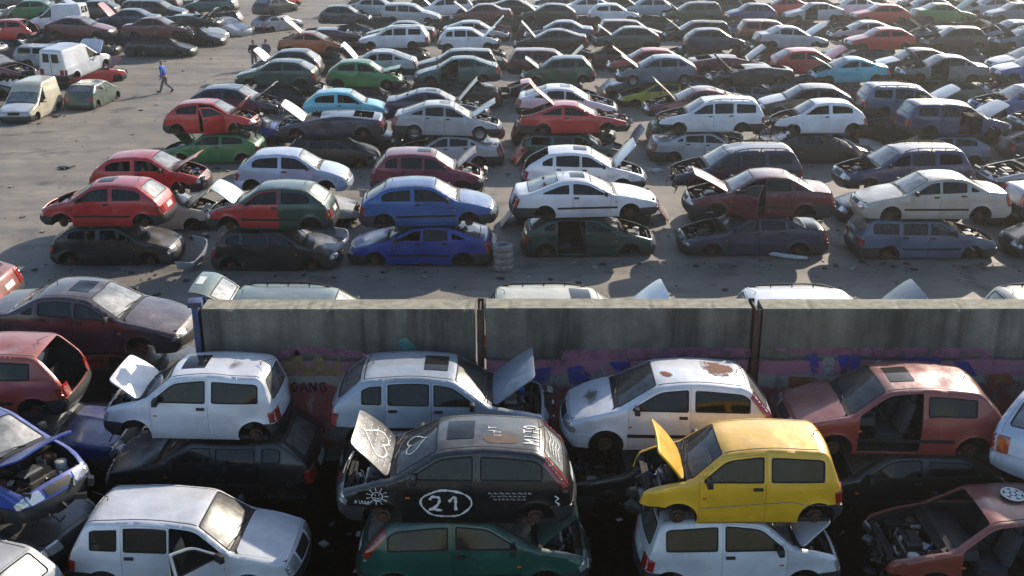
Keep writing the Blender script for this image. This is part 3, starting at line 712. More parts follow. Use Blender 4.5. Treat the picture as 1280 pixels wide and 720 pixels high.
def disc_mesh():
    mb = MB(); mb.lathe((0, 0, 0), (0, 1, 0), [(-.10, .05), (-.03, .06), (-.03, .125), (.0, .125), (.0, .075), (.05, .07), (.055, .03), (.075, .028), (.075, 0)], 22, 0)
    return mb.mesh('hub', ['rusty_steel'])
def tyre_mesh():
    mb = MB(); mb.lathe((0, 0, 0), (0, 1, 0), [(-.09, .17), (-.095, .25), (-.07, .285), (.07, .285), (.095, .25), (.09, .17), (.05, .165), (-.05, .165), (-.09, .17)], 28, 0); return mb.mesh('tyre', ['tyre'])
def rim_mesh():
    mb = MB(); mb.lathe((0, 0, 0), (0, 1, 0), [(.08, .17), (.03, .155), (.02, .11), (.05, .09), (.045, .04), (.06, .035), (.06, 0)], 28, 0); return mb.mesh('rim', ['rim_steel'])
HUB, TYRE, RIM = disc_mesh(), tyre_mesh(), rim_mesh()
TANGLE = []
for sd_ in range(4):
    rt = random.Random(40+sd_); mb = MB()
    for _ in range(14):
        a = Vector((rt.uniform(-.20, .06), rt.uniform(-.6, .6), rt.uniform(.25, .75))); pts = [a]
        for _k in range(4): a = a+Vector((rt.uniform(-.07, .09), rt.uniform(-.13, .13), rt.uniform(-.15, .06))); pts.append(a)
        mb.tube(pts, rt.choice((.008, .012, .02, .03)), 5, rt.choice((0, 0, 2, 2, 0, 1)))
    for _ in range(7): mb.box((rt.uniform(-.15, .15), rt.uniform(-.6, .6), rt.uniform(.28, .7)), (rt.uniform(.03, .2), rt.uniform(.05, .3), rt.uniform(.03, .16)), rt.choice((0, 1, 2, 2)), M4=Matrix.Rotation(rt.uniform(-1, 1), 4, 'X') @ Matrix.Rotation(rt.uniform(-1, 1), 4, 'Z'))
    TANGLE.append(mb.mesh('tangle', ['engine_black', 'cast_metal', 'trim', 'engine_white']))

COLS = dict(red=(.46, .020, .026), bright_red=(.52, .024, .022), maroon=(.11, .012, .025), dusty_red=(.28, .055, .045), brown_red=(.26, .055, .035), orange=(.36, .085, .02), white=(.74, .76, .81),
    silver=(.42, .44, .47), silver_blue=(.36, .42, .50), pale_blue=(.52, .60, .74), blue=(.026, .11, .34), bright_blue=(.010, .045, .30), navy=(.012, .020, .060), black=(.006, .006, .008), charcoal=(.020, .022, .027),
    grey=(.13, .14, .155), slate_blue=(.09, .14, .22), dark_green=(.014, .055, .040), green=(.035, .17, .055), grass_green=(.045, .20, .06), teal=(.02, .085, .085), turquoise=(.09, .42, .52), cyan=(.17, .52, .62),
    yellow=(.92, .52, .025), lime=(.36, .36, .04), champagne=(.50, .47, .41), purple=(.035, .045, .17), cream=(.60, .56, .42), grey_green=(.06, .10, .08), beige=(.42, .38, .31), plum=(.045, .022, .035), pale_green=(.50, .58, .55), charcoal_blue=(.030, .042, .085), slate_grey=(.11, .15, .20), orange_red=(.40, .075, .045), bright_navy=(.015, .035, .17), crimson=(.25, .025, .045), navy_blue=(.022, .035, .12), teal_green=(.008, .075, .055), dusty_black=(.07, .065, .06))
CARS = []
def car(tp, colour, X, Yc, Z, rot=0., flags='', tilt=(0, 0), lod=2, label=None, name=None, over=None, door_colour=None, hood_colour=None, mt='paint', hood_deg=None, var=None, clean=False):
    """flags: b bonnet up, B bonnet gone, d near front door gone, e near rear door gone, o near front door open, t tailgate up, T tailgate gone, f front stripped,
    s sunroof, w wheels on, x screen gone, g side glass gone, p painted bumpers, r no rails, m no mouldings, q/Q rear/front bumper gone"""
    rr = random.Random(int(X*91+Yc*53+Z*31))
    if lod < 2 and 'B' in flags and rr.random() < .35: flags = flags.replace('B', 'b')
    if var is None:
        ks = [tp] if (tp, 1) not in MESH else [(tp, 1)]
        if (tp, 2) in MESH: ks.append((tp, 2))
        if Z < .5 and (tp, 'c') in MESH: ks = [(tp, 'c')]
        var = rr.choice(ks)
    m = MESH[var]; sh = m['shape']; c = COLS[colour]
    e = bpy.data.objects.new(name or tp_name(tp), None); COL.objects.link(e); e.empty_display_size = .3
    e.location = (X, Yc, Z); e.rotation_euler = (tilt[0], tilt[1], rot)
    # which side faces the camera (local +y is the car's left)
    near = 'R' if math.cos(rot) > 0 else 'L'
    kj = rr.uniform(.93, 1.05); cj = tuple(min(1, v*kj) for v in c)
    def add(n, me, par=e, loc=(0, 0, 0), rot=(0, 0, 0), col=cj): return link(n, me, par, loc, rot, col)
    add('body', m['body'])
    hc = COLS[hood_colour] if hood_colour else cj
    if 'B' not in flags:
        add('hood', m['hood'], loc=m['hood_pivot'], rot=(0, R(-(hood_deg or rr.uniform(44, 64))) if 'b' in flags else 0, 0), col=hc)
    if 'f' not in flags:
        add('front_panel', m['front_panel']); add('grille', m['grille'])
        for n in 'LR': add('headlight', m['headlight'+n])
    pb = '_painted' if 'p' in flags else ''
    if 'Q' not in flags and 'f' not in flags: add('front_bumper', m['front_bumper'+pb])
    if 'q' not in flags: add('rear_bumper', m['rear_bumper'+pb])
    if 'x' not in flags and not sh.t['noglass']:
        g_ = add('windshield', m['windshield'])
        if clean: g_.material_slots[0].link = 'OBJECT'; g_.material_slots[0].material = M['glass_clean']
    if lod > 0: add('wiper_cowl', m['wiper_cowl'])
    if lod > 1 and tp != 'crushed': add('roof_trim', m['roof_trim'])
    par = e
    if 'T' not in flags:
        up = 't' in flags; dg = R(60 if tp in ('coupe', 'tigra', 'liftback') else 88 if sh.t['hatch'] else 50)
        tg = add('tailgate' if sh.t['hatch'] else 'boot_lid', m['tailgate'], loc=m['tail_pivot'], rot=(0, dg if up else 0, 0))
        if sh.t['hatch']:
            if not sh.t['noglass']: add('rear_window', m['rear_window'], par=tg)
        if lod > 1: add('number_plate', m['number_plate'], par=tg)
    if not sh.t['hatch']: add('rear_window', m['rear_window'])
    for n in 'LR': add('tail_light', m['tail_light'+n])
    for n in 'LR':
        nr = n == near
        if 'g' not in flags or not nr:
            for g in m['side_window'+n]: add('side_window', g)
        for i, (pv, dm, gm, hm, mm) in enumerate(m['doors'+n]):
            if nr and i == 0 and 'd' in flags: continue
            if nr and i == 1 and 'e' in flags: continue
            sg = 1 if n == 'L' else -1
            rz = -sg*R(52) if (nr and i == 0 and 'o' in flags) else 0
            dc = COLS[door_colour] if (door_colour and i == 0) else cj
            d = add('door', dm, loc=pv, rot=(0, 0, rz), col=dc)
            if gm and not sh.t['noglass'] and not ('g' in flags and nr and i == 0): add('window', gm, par=d)
            if lod > 0 and (nr or lod > 1): add('door_handle', hm, par=d)
            if mm and (rr.random() < .6 or lod > 1) and 'M' not in flags and lod > 0: add('wing_mirror', mm, par=d)
        if lod > 1 and 'm' not in flags: add('side_moulding', m['side_moulding'+n])
        if lod > 1: add('indicator', m['indicator'+n])
    add('underbody', m['underbody'])
    if 'b' in flags or 'B' in flags or 'f' in flags: add('engine', m['engine%d' % rr.randrange(2)])
    if 'f' in flags or (('B' in flags or 'b' in flags) and rr.random() < .45): add('wiring_tangle', rr.choice(TANGLE), loc=(sh.L/2-.06, 0, 0))
    if lod > 0 or 'd' in flags or 'g' in flags:
        add('dashboard', m['dashboard']); add('seat', m['seatL']); add('seat', m['seatR'])
        if 'rear_seat' in m and lod > 0: add('rear_seat', m['rear_seat'])
        if lod > 0: add('steering_wheel', m['steering_wheel'])
    if 's' in flags: add('sunroof', m['sunroof'])
    if sh.t['rails'] and 'r' not in flags:
        for n in 'LR': add('roof_rail', m['roof_rail'+n])
    if lod > 1: add('aerial', m['aerial'])
    L = sh.L; hw = sh.hw
    for xc in sh.t['wheels']:
        for sg in (1, -1):
            if lod < 2 and (sg > 0) == (near == 'R'): continue
            wl = (L/2-xc, sg*(hw-.13), .27); wr = (0, 0, 0 if sg > 0 else math.pi)
            if 'w' in flags or ('W' in flags and rr.random() < .5):
                h = bpy.data.objects.new('wheel', None); COL.objects.link(h); h.parent = e; h.location = wl; h.rotation_euler = wr
                add('tyre', TYRE, par=h); add('rim', RIM, par=h)
            elif rr.random() < .85: add('wheel_hub', HUB, loc=wl, rot=wr)
    tag(e, None, 'panel van' if tp == 'van' else 'car', 'scrapped cars stacked in the yard')
    CARS.append(dict(e=e, tp=tp, colour=colour, flags=flags, X=X, Y=Yc, Z=Z, label=label, L=L))
    return e
def tp_name(tp):
    k = T[tp]['kind']
    return {'panel van': 'panel_van', 'estate car': 'estate_car', 'saloon': 'saloon_car', 'low coupe': 'coupe_car', 'small coupe': 'coupe_car', 'liftback': 'liftback_car', 'flattened car': 'flattened_car', 'boxy city car': 'city_car'}.get(k, 'hatchback_car')
# ------------------------------------------------------------------ ground and wall
def ground_material():
    m, n, b = mat('yard_concrete')
    t1 = noise(n, .16, 6, .65); t2 = noise(n, 1.3, 7, .7); t3 = noise(n, 22, 4)
    r1 = ramp(n, t1.outputs[0], [(.30, (.135, .120, .104)), (.52, (.215, .188, .158)), (.72, (.285, .248, .205))])
    r2 = ramp(n, t2.outputs[0], [(.28, .62), (.50, 1.), (.75, 1.12)])
    c = mix(n, 1., r1.outputs[0], r2.outputs[0], 'MULTIPLY')
    r3 = ramp(n, t3.outputs[0], [(.3, .86), (.7, 1.1)]); c = mix(n, 1., c, r3.outputs[0], 'MULTIPLY')
    # oil stains
    t4 = noise(n, .55, 5, .55); r4 = ramp(n, t4.outputs[0], [(.56, 0), (.68, .8)]); c = mix(n, r4.outputs[0], c, (.045, .042, .040))
    t7 = noise(n, 3.1, 4, .5); r7 = ramp(n, t7.outputs[0], [(.66, 0), (.71, .7)]); c = mix(n, r7.outputs[0], c, (.04, .038, .036))
    # tyre tracks running along the lanes
    t5 = noise(n, 1.0, 5, .6, sc=(.05, .9, 1)); r5 = ramp(n, t5.outputs[0], [(.42, 0), (.60, .42)]); c = mix(n, r5.outputs[0], c, (.10, .094, .088))
    n.links.new(c, b.inputs['Base Color'])
    rr = ramp(n, t2.outputs[0], [(.3, .55), (.7, .9)]); n.links.new(rr.outputs[0], b.inputs['Roughness'])
    bump(n, b, t3.outputs[0], .35, .02)
ground_material()
mb = MB(); mb.add([(-500, -60, 0), (500, -60, 0), (500, 900, 0), (-500, 900, 0)], [(0, 1, 2, 3)])
tag(link('ground', mb.mesh('ground', ['yard_concrete'], smooth=0)), kind='structure')
simple('joint', (.045, .043, .040), .9, 0, .4)
mb = MB(); rj = random.Random(4)
def flat_line(mb, a, b, w, z=.004):
    a, b = arr(a), arr(b); d = (b-a)/np.hypot(*(b-a)); p = arr((-d[1], d[0]))*w/2
    mb.add([(*(a+p), z), (*(b+p), z), (*(b-p), z), (*(a-p), z)], [(3, 2, 1, 0)])
for y in np.arange(22, 100, 6.2): flat_line(mb, (-60, y+.6), (60, y-.4), .035)
ys_ = np.arange(22, 100, 6.2)
for x in np.arange(-58, 60, 5.1):
    for y in ys_: flat_line(mb, (x, y+.05), (x+.05, y+6.15), .03, .005)
simple('oily_dirt', (.09, .080, .068), .75, 0, .5, 1.5)
mb = MB(); rg_ = random.Random(2); top_ = [(x, 19.7+rg_.uniform(-.15, .05)) for x in np.arange(-13, 24, .8)]
v_, f_ = region([(-13, 8), (24, 8)]+top_[::-1], grid=np.zeros((0, 2))); mb.add([(x, y, .010) for x, y in v_], f_); tag(link('dirt_ground', mb.mesh('dirt', ['oily_dirt'], smooth=0)), kind='structure')
tag(link('slab_joints', mb.mesh('joints', ['joint'], smooth=0)), kind='structure')

WY, WH, WT = 19.85, 3.17, .55          # wall face, height, thickness
WX0, WX1 = (243-640)/65.4, 22.
def wall_material():
    m, n, b = mat('wall_concrete')
    t1 = noise(n, .9, 8, .7); t2 = noise(n, 1.0, 6, .65, sc=(1.5, 1, .13)); t3 = noise(n, 30, 5)
    r1 = ramp(n, t1.outputs[0], [(.30, (.09, .080, .066)), (.55, (.185, .165, .137)), (.75, (.31, .28, .235))])
    r2 = ramp(n, t2.outputs[0], [(.36, .35), (.50, .88), (.64, 1.15)])
    c = mix(n, 1., r1.outputs[0], r2.outputs[0], 'MULTIPLY')
    r3 = ramp(n, t3.outputs[0], [(.3, .8), (.7, 1.15)]); c = mix(n, 1., c, r3.outputs[0], 'MULTIPLY')
    # old spray paint: bands of faded colour below two metres
    tc = nd(n, 'ShaderNodeTexCoord'); sx = nd(n, 'ShaderNodeSeparateXYZ'); n.links.new(tc.outputs['Object'], sx.inputs[0])
    def band(z0, z1, fuzz, scale, c, col, cover=.5, xs=(1, 1, 1), cut=.5, seed=0):
        t = noise(n, scale, 6, .6, sc=xs); add = nd(n, 'ShaderNodeMath', operation='MULTIPLY_ADD'); add.inputs[1].default_value = fuzz; add.inputs[2].default_value = -fuzz/2
        n.links.new(t.outputs[0], add.inputs[0]); z = nd(n, 'ShaderNodeMath', operation='ADD'); n.links.new(sx.outputs[2], z.inputs[0]); n.links.new(add.outputs[0], z.inputs[1])
        r = ramp(n, z.outputs[0], [(0, 0)]*1+[(z0/4, 0), (z0/4+.012, cover), (z1/4-.012, cover), (z1/4, 0)])
        mr = nd(n, 'ShaderNodeMath', operation='DIVIDE'); mr.inputs[1].default_value = 4.; n.links.new(z.outputs[0], mr.inputs[0]); n.links.new(mr.outputs[0], r.inputs[0])
        k = noise(n, scale*1.7, 5, .7, sc=(1, 1, .5)); rk = ramp(n, k.outputs[0], [(cut-.08, 0), (cut+.05, 1)])
        f = nd(n, 'ShaderNodeMath', operation='MULTIPLY'); n.links.new(r.outputs[0], f.inputs[0]); n.links.new(rk.outputs[0], f.inputs[1])
        return mix(n, f.outputs[0], c, col)
    c = band(.3, 1.95, .5, 2.0, c, (.40, .37, .32), .75, cut=.40)
    c = band(.2, 1.6, .6, 1.1, c, (.26, .035, .05), .85, cut=.46)
    c = band(1.75, 2.12, .25, 1.3, c, (.42, .15, .22), .85, xs=(.6, 1, 1), cut=.40)
    c = band(2.08, 2.18, .25, 1.3, c, (.03, .028, .04), .7, xs=(.6, 1, 1), cut=.40)
    n.links.new(c, b.inputs['Base Color']); b.inputs['Roughness'].default_value = .9
    bump(n, b, t3.outputs[0], .5, .02)
wall_material()
simple('wall_top', (.30, .28, .22), .95, 0, .45, 5)
simple('beam_rust', (.085, .055, .040), .8, .2, .5, 7, rust=.5)
simple('spray_blue', (.05, .06, .34), .8, 0, .35, 5); simple('spray_pink', (.36, .13, .20), .8, 0, .4, 5); simple('spray_white', (.42, .42, .40), .8, 0, .35, 5)
simple('spray_teal', (.10, .30, .28), .8, 0, .4); simple('spray_orange', (.40, .12, .04), .8, 0, .4, 5); simple('spray_black', (.02, .02, .03), .8, 0, .3); simple('spray_ochre', (.36, .25, .10), .8, 0, .4)
simple('beam_blue', (.035, .07, .17), .6, .1, .4, 6, rust=.4)
for sp_ in ('spray_blue', 'spray_pink', 'spray_white', 'spray_teal', 'spray_orange', 'spray_ochre'):
    n_t = M[sp_].node_tree; t_ = noise(n_t, 3.5, 8, .8); r_ = ramp(n_t, t_.outputs[0], [(.40, .05), (.52, .9)]); n_t.links.new(r_.outputs[0], n_t.nodes['Principled BSDF'].inputs['Alpha'])
wall = bpy.data.objects.new('concrete_wall', None); COL.objects.link(wall); wall.location = (WX0, WY, 0)
tag(wall, 'long stained grey concrete wall with faded graffiti between rusty steel posts', 'wall')
beams = [0, (600-243)/65.4, (948-243)/65.4, 16.4, 22., 27.5]
rw = random.Random(3)
for i in range(len(beams)-1):
    a, b = beams[i]+.11, beams[i+1]-.11; nx = 60; nz = 20; dz = rw.uniform(-.015, .015)
    me = bpy.data.meshes.new('panel'); bm = bmesh.new()
    # front face grid with chipped top edge, plus back and top
    V = {}
    for ix in range(nx+1):
        x = a+(b-a)*ix/nx; chip = .012*rw.random()+(.05*rw.random() if rw.random() < .10 else 0)
        for j, (y, z) in enumerate([(0, 0), (0, WH-.05+dz), (.015+chip, WH+dz-chip*.5), (WT-.02-chip*.5, WH+dz+.005*rw.random()), (WT, WH-.04+dz), (WT, 0)]): V[ix, j] = bm.verts.new((x, y, z))
    for ix in range(nx):
        for j in range(5):
            f = bm.faces.new((V[ix, j], V[ix, j+1], V[ix+1, j+1], V[ix+1, j])); f.material_index = 1 if j in (2,) else 0
    bm.faces.new([V[0, j] for j in range(5, -1, -1)]); bm.faces.new([V[nx, j] for j in range(6)])
    bmesh.ops.recalc_face_normals(bm, faces=bm.faces); bm.to_mesh(me); bm.free()
    me.materials.append(M['wall_concrete']); me.materials.append(M['wall_top']); link('wall_panel', me, wall)
for i, x in enumerate(beams[:-1]):
    mb = MB(); h = WH+(.06 if i else .10)
    mb.box((x, -.03, h/2-.03), (.12, .02, h-.06)); mb.box((x, WT+.03, h/2-.03), (.12, .02, h-.06)); mb.box((x, WT/2, h/2-.05), (.03, WT+.03, h-.1))
    if i == 0: mb.box((x-.02, .1, WH+.09), (.26, .30, .10), rz=.2)
    link('steel_post', mb.mesh('beam', ['beam_blue' if i == 0 else 'beam_rust'], bevel=.004), wall)
# graffiti strokes, thin layers of paint 3 mm proud of the panels
def wall_pt(px, v):
    """x,z on the wall face, in wall coordinates, of a photograph pixel"""
    a = (px-640)/FPX; b = (v-360)/FPX; d = Vector((a, math.cos(PITCH)-b*math.sin(PITCH), -math.sin(PITCH)-b*math.cos(PITCH))); t = WY/d.y
    return (d.x*t-WX0, CAM_H+d.z*t)
def spray(polys, m_, name, off=.004):
    mb = MB()
    for p in polys:
        q = fillet([wall_pt(*a) for a in p], .06, n=3); v, f = region(densify(q, .2), grid=np.zeros((0, 2)))
        mb.add([(x, -off, z) for x, z in v], f)
    link(name, mb.mesh(name, [m_], smooth=0), wall)
spray([[(664, 462), (690, 458), (686, 478), (668, 482)], [(708, 460), (726, 456), (740, 470), (738, 482), (712, 480)], [(1003, 445), (1022, 441), (1024, 466), (1014, 466), (1012, 452)], [(1046, 444), (1077, 444), (1072, 468), (1052, 464)],
       [(1128, 447), (1176, 446), (1176, 456), (1158, 458), (1150, 466), (1140, 457)], [(1190, 450), (1210, 452), (1222, 470), (1204, 470)], [(760, 452), (790, 452), (776, 470)]], 'spray_blue', 'graffiti')
spray([[(1082, 470), (1098, 448), (1112, 470)], [(1028, 448), (1042, 446), (1046, 470), (1030, 470)], [(742, 462), (756, 460), (760, 480), (744, 482)]], 'spray_white', 'graffiti')
spray([[(350, 455), (372, 436), (384, 462), (398, 440), (412, 462), (424, 446), (430, 462), (424, 470), (352, 470)]], 'spray_ochre', 'graffiti')
spray([[(345, 440), (380, 432), (440, 438), (498, 444), (496, 452), (440, 446), (384, 441), (350, 452)], [(700, 438), (880, 434), (940, 436), (940, 446), (820, 448), (702, 452)], [(960, 436), (1100, 434), (1235, 436), (1240, 448), (1100, 446), (1000, 442)]], 'spray_pink', 'graffiti')
spray([[(498, 425), (506, 420), (514, 428), (522, 436), (510, 440), (500, 437)]], 'spray_teal', 'graffiti')
spray([[(985, 470), (1020, 472), (1030, 486), (1000, 492), (986, 488)], [(1228, 470), (1262, 466), (1270, 480), (1236, 486)]], 'spray_orange', 'graffiti')
def stroke_flat(mb, pts, w, off, fn, mi=0):
    """ribbon along 2-D points, mapped to 3-D by fn(points, off)"""
    P = arr(densify([arr(p) for p in pts], w*1.2, False)); tg = np.gradient(P, axis=0); l = np.hypot(*tg.T); l[l == 0] = 1; tg /= l[:, None]; nn = np.stack([-tg[:, 1], tg[:, 0]], 1)
    wv = (w*.5*np.array([1+.28*math.sin(i*.9+pts[0][0]*40)+.18*math.sin(i*2.3) for i in range(len(P))]))[:, None]; P = P+nn*(.12*w*np.array([math.sin(i*.55) for i in range(len(P))]))[:, None]; A = fn(P+nn*wv, off); B = fn(P-nn*wv, off); n = len(P); mb.add(np.concatenate([A, B]), [(i, i+1, n+i+1, n+i) for i in range(n-1)], mi)
GL = {'G': [[(.8, .85), (.5, 1), (.15, .8), (.1, .4), (.35, .05), (.8, .15), (.8, .5), (.5, .5)]], 'A': [[(0, 0), (.45, 1), (.9, 0)], [(.2, .4), (.7, .4)]], 'N': [[(.05, 0), (.1, 1), (.75, 0), (.8, 1)]],
      'M': [[(.0, 0), (.1, 1), (.45, .3), (.8, 1), (.9, 0)]], 'I': [[(.4, 0), (.4, 1)]], 'T': [[(0, 1), (.9, 1)], [(.45, 1), (.45, 0)]], 'O': [[(.45, 1), (.1, .75), (.1, .25), (.45, 0), (.8, .25), (.8, .75), (.45, 1)]],
      '2': [[(.05, .74), (.15, .93), (.38, 1), (.62, .92), (.72, .70), (.60, .45), (.30, .18), (.02, .03), (.40, .06), (.85, .02)]], '1': [[(.12, .62), (.45, .95), (.52, .98), (.55, .5), (.60, .0)]],
      'S': [[(.8, .85), (.4, 1), (.1, .75), (.75, .3), (.5, 0), (.05, .12)]], 'E': [[(.8, 1), (.1, 1), (.1, 0), (.8, 0)], [(.1, .5), (.65, .5)]]}
def write(mb, text, o, ux, uy, w, fn, off=.004, smooth=True):
    o, ux, uy = arr(o), arr(ux), arr(uy)
    for i, ch in enumerate(text):
        for st in GL.get(ch, []):
            p = [o+ux*(i*1.18+a)+uy*b for a, b in st]
            if smooth and len(p) > 2: p = fillet(p, np.hypot(*ux)*.10, False, 4)
            stroke_flat(mb, p, w, off, fn)
wf = lambda P, off: np.stack([P[:, 0], np.full(len(P), -off), P[:, 1]], 1)
mb = MB(); a = wall_pt(364, 490); b = wall_pt(374, 490); c = wall_pt(364, 478)
write(mb, 'GANG', a, (b[0]-a[0], 0), (0, c[1]-a[1]), .035, wf, .007); link('graffiti', mb.mesh('graffiti', ['spray_black'], smooth=0), wall)

# ------------------------------------------------------------------ the stacks of cars
ROWS = {}
def put(row, x0, x1, v, tp, colour, d, flags='', lower=None, lod=1, dz=0., gen=False, yaw=None, **kw):
    """upper car of a stack: x0,x1 = its left and right ends in the photograph, v = its near sill; lower = (type, colour, facing, flags, shift)"""
    sh = MESH[tp]['shape']; L, hw = sh.L, sh.hw; rr = random.Random(int(x0*7+v*13+row*3))
    if lower is None: lower = (rr.choice(['astra5', 'astra3', 'corsa3', 'saloon', 'liftback', 'estate']), rr.choice(['black', 'navy', 'charcoal', 'dark_green', 'maroon', 'slate_blue', 'black']), rr.choice('LR'), rr.choice(['B', 'B', 'Bf', 'b', '', 'g']), rr.uniform(-.2, .2))
    if lower == 0: Z = -.14
    else: Z = T[lower[0]]['prof'][7][1]-.33+dz
    near = at((x0+x1)/2, v, Z+.2).y; Yc = near+hw
    zn, zf = depth(near, Z+.7), depth(near+2*hw, Z+.7)
    xl = (x0-640)/FPX*(zn if x0 < 640 else zf); xr = (x1-640)/FPX*(zn if x1 > 640 else zf)
    X = (xl+xr)/2
    if not gen: FIT.append((row, tp, (xr-xl)/L, x0))
    ya = rr.uniform(-.05, .05) if yaw is None else yaw
    e = car(tp, colour, X, Yc, Z, (0 if d == 'R' else math.pi)+ya, flags, clean=row >= 30, tilt=(rr.uniform(-.02, .02), rr.uniform(-.028, .028)) if row < 29 else (rr.uniform(-.01, .01), rr.uniform(-.014, .014)), lod=lod, **kw)
    up = CARS[-1]; up['row'] = row; up['lvl'] = 1 if lower != 0 else 0; up['d'] = d
    if lower != 0:
        lt, lc, ld, lf, dx = lower
        car(lt, lc, X+dx, Yc+(MESH[lt]['shape'].hw-hw)+rr.uniform(-.05, .08), -.14, (0 if ld == 'R' else math.pi)+rr.uniform(-.03, .03), lf, lod=min(lod, 1) if lod < 2 else lod)
        lo = CARS[-1]; lo['row'] = row; lo['lvl'] = 0; lo['d'] = ld; lo['mate'] = up; up['mate'] = lo
    return e
FIT = []

# --- row 1: just beyond the wall (flanks hidden, roofs showing above the wall)
put(1, 268, 522, 454, 'estate', 'grey_green', 'R', 't', ('saloon', 'black', 'R', 'B', 0), 2)
put(1, 598, 855, 454, 'estate', 'cream', 'R', 'bs', ('astra5', 'navy', 'R', '', 0), 2, hood_colour='white', hood_deg=56)
put(1, 905, 1180, 456, 'estate', 'white', 'R', 'b', ('estate', 'maroon', 'L', '', 0), 2, hood_colour='grey', hood_deg=58)
put(1, 1222, 1500, 455, 'estate', 'beige', 'R', '', ('estate', 'navy', 'L', '', 0), 2)
put(1, -22, 241, 440, 'saloon', 'plum', 'R', 's', ('saloon', 'black', 'R', '', .55), 2, door_colour='plum', yaw=-.05)
put(1, -235, 28, 396, 'liftback', 'brown_red', 'L', '', ('saloon', 'black', 'R', '', 0), 2)
# --- row 2 and 3: the front pair of ranks across the lane
put(2, 45, 222, 283, 'corsa3', 'red', 'L', 'Bs', ('corsa3', 'black', 'R', 'g', .12), 2)
put(2, 252, 426, 288, 'corsa3', 'dark_green', 'L', 'b', ('corsa5', 'black', 'R', '', .05), 2, door_colour='red', hood_colour='pale_green', name=None, hood_deg=50, var='corsa3')
GREENCORSA = CARS[-2]
put(2, 445, 622, 283, 'astra3', 'blue', 'R', '', ('liftback', 'bright_blue', 'L', 'g', -.22), 2)
put(2, 636, 828, 272, 'coupe', 'white', 'R', 's', ('astra5', 'dark_green', 'R', 'eB', .15), 2)
put(2, 845, 1055, 272, 'saloon', 'maroon', 'L', 'bo', ('saloon', 'charcoal_blue', 'L', 'B', -.1), 2, hood_deg=40)
put(2, 1062, 1267, 275, 'saloon', 'champagne', 'L', 'p', ('estate', 'slate_blue', 'R', 'rB', -.1), 2)
put(2, 1266, 1440, 276, 'saloon', 'silver', 'R', '', ('astra5', 'black', 'L', '', 0), 1)
put(3, 110, 265, 243, 'corsa3', 'red', 'R', 'Bg', ('corsa3', 'cream', 'R', 'b', .25), 1)
put(3, 293, 438, 240, 'corsa3', 'pale_blue', 'R', 'p', ('astra5', 'beige', 'R', 'f', .05), 1)
put(3, 457, 608, 240, 'corsa5', 'crimson', 'R', 'bs', None, 1, hood_deg=58)
put(3, 650, 812, 238, 'astra5', 'white', 'R', 'BTs', ('saloon', 'black', 'R', '', 0), 1)
put(3, 832, 1008, 236, 'estate', 'navy', 'L', 'Bf', ('saloon', 'silver', 'R', 'f', .8), 1)
put(3, 1040, 1216, 236, 'estate', 'navy_blue', 'L', 'Bg', ('astra3', 'black', 'L', '', 0), 1)
put(3, 1224, 1400, 238, 'crushed', 'silver', 'L', 'B', ('saloon', 'black', 'L', '', 0), 1)
# --- rows 4 and 5
put(4, 202, 327, 167, 'corsa3', 'bright_red', 'R', 'Bo', ('astra3', 'grass_green', 'L', 'B', .0), 1)
put(4, 343, 483, 172, 'crushed', 'navy', 'L', 'b', ('corsa5', 'black', 'R', '', .0), 1, hood_colour='white', hood_deg=50)
put(4, 486, 628, 170, 'liftback', 'silver', 'R', 'bsw', ('saloon', 'silver', 'L', 'B', .05), 1)
put(4, 647, 790, 167, 'coupe', 'red', 'R', 'Bt', ('estate', 'dark_green', 'R', 'Brg', 0), 1)
put(4, 820, 956, 165, 'estate', 'white', 'L', 'Bf', ('saloon', 'silver', 'R', 'B', -.2), 1)
put(4, 962, 1084, 167, 'corsa3', 'white', 'L', 'Bfg', ('saloon', 'charcoal', 'R', '', -.1), 1)
put(4, 1122, 1262, 170, 'estate', 'navy_blue', 'R', 'bdr', ('astra3', 'slate_blue', 'L', 'B', -.5), 1, hood_colour='silver', hood_deg=44)
put(4, 1264, 1400, 165, 'crushed', 'grey', 'L', 'B', None, 1)
put(5, 243, 347, 146, 'astra3', 'navy', 'R', 'Bf', ('corsa3', 'bright_blue', 'R', 'f', .5), 1)
put(5, 374, 489, 152, 'corsa3', 'cyan', 'R', 'g', None, 1)
put(5, 482, 606, 149, 'coupe', 'navy', 'R', 'Bs', None, 1)
put(5, 641, 776, 146, 'liftback', 'white', 'R', 'Bs', ('saloon', 'black', 'R', '', -.1), 1)
put(5, 804, 936, 146, 'coupe', 'maroon', 'L', 'b', None, 1)
put(5, 948, 1066, 145, 'astra3', 'charcoal', 'L', 'g', None, 1, hood_colour='silver')
put(5, 1076, 1196, 146, 'estate', 'slate_blue', 'R', 'bg', None, 1, hood_colour='silver', hood_deg=44)
put(5, 1218, 1340, 146, 'liftback', 'blue', 'L', 'B', None, 1)
# --- rows 6 and 7
put(6, 292, 401, 108, 'astra3', 'dark_green', 'L', '', ('astra3', 'black', 'R', 'B', .1), 1)
put(6, 403, 507, 109, 'corsa3', 'grass_green', 'R', 'b', ('corsa3', 'maroon', 'R', 'Bf', .15), 1, hood_deg=30)
put(6, 514, 629, 104, 'liftback', 'teal', 'L', 'd', ('saloon', 'black', 'L', 'B', 0), 1, hood_colour='grey')
put(6, 650, 747, 104, 'corsa5', 'dark_green', 'L', 'b', ('astra3', 'navy', 'R', 'B', .05), 1)
put(6, 768, 875, 103, 'astra5', 'slate_grey', 'L', 'bw', ('astra5', 'lime', 'L', 'B', .1), 1)
put(6, 884, 992, 106, 'crushed', 'charcoal', 'L', 'b', None, 1)
put(6, 1012, 1111, 103, 'tigra', 'turquoise', 'L', 'b', None, 1)
put(6, 1119, 1237, 102, 'saloon', 'grey', 'L', 'bd', None, 1)
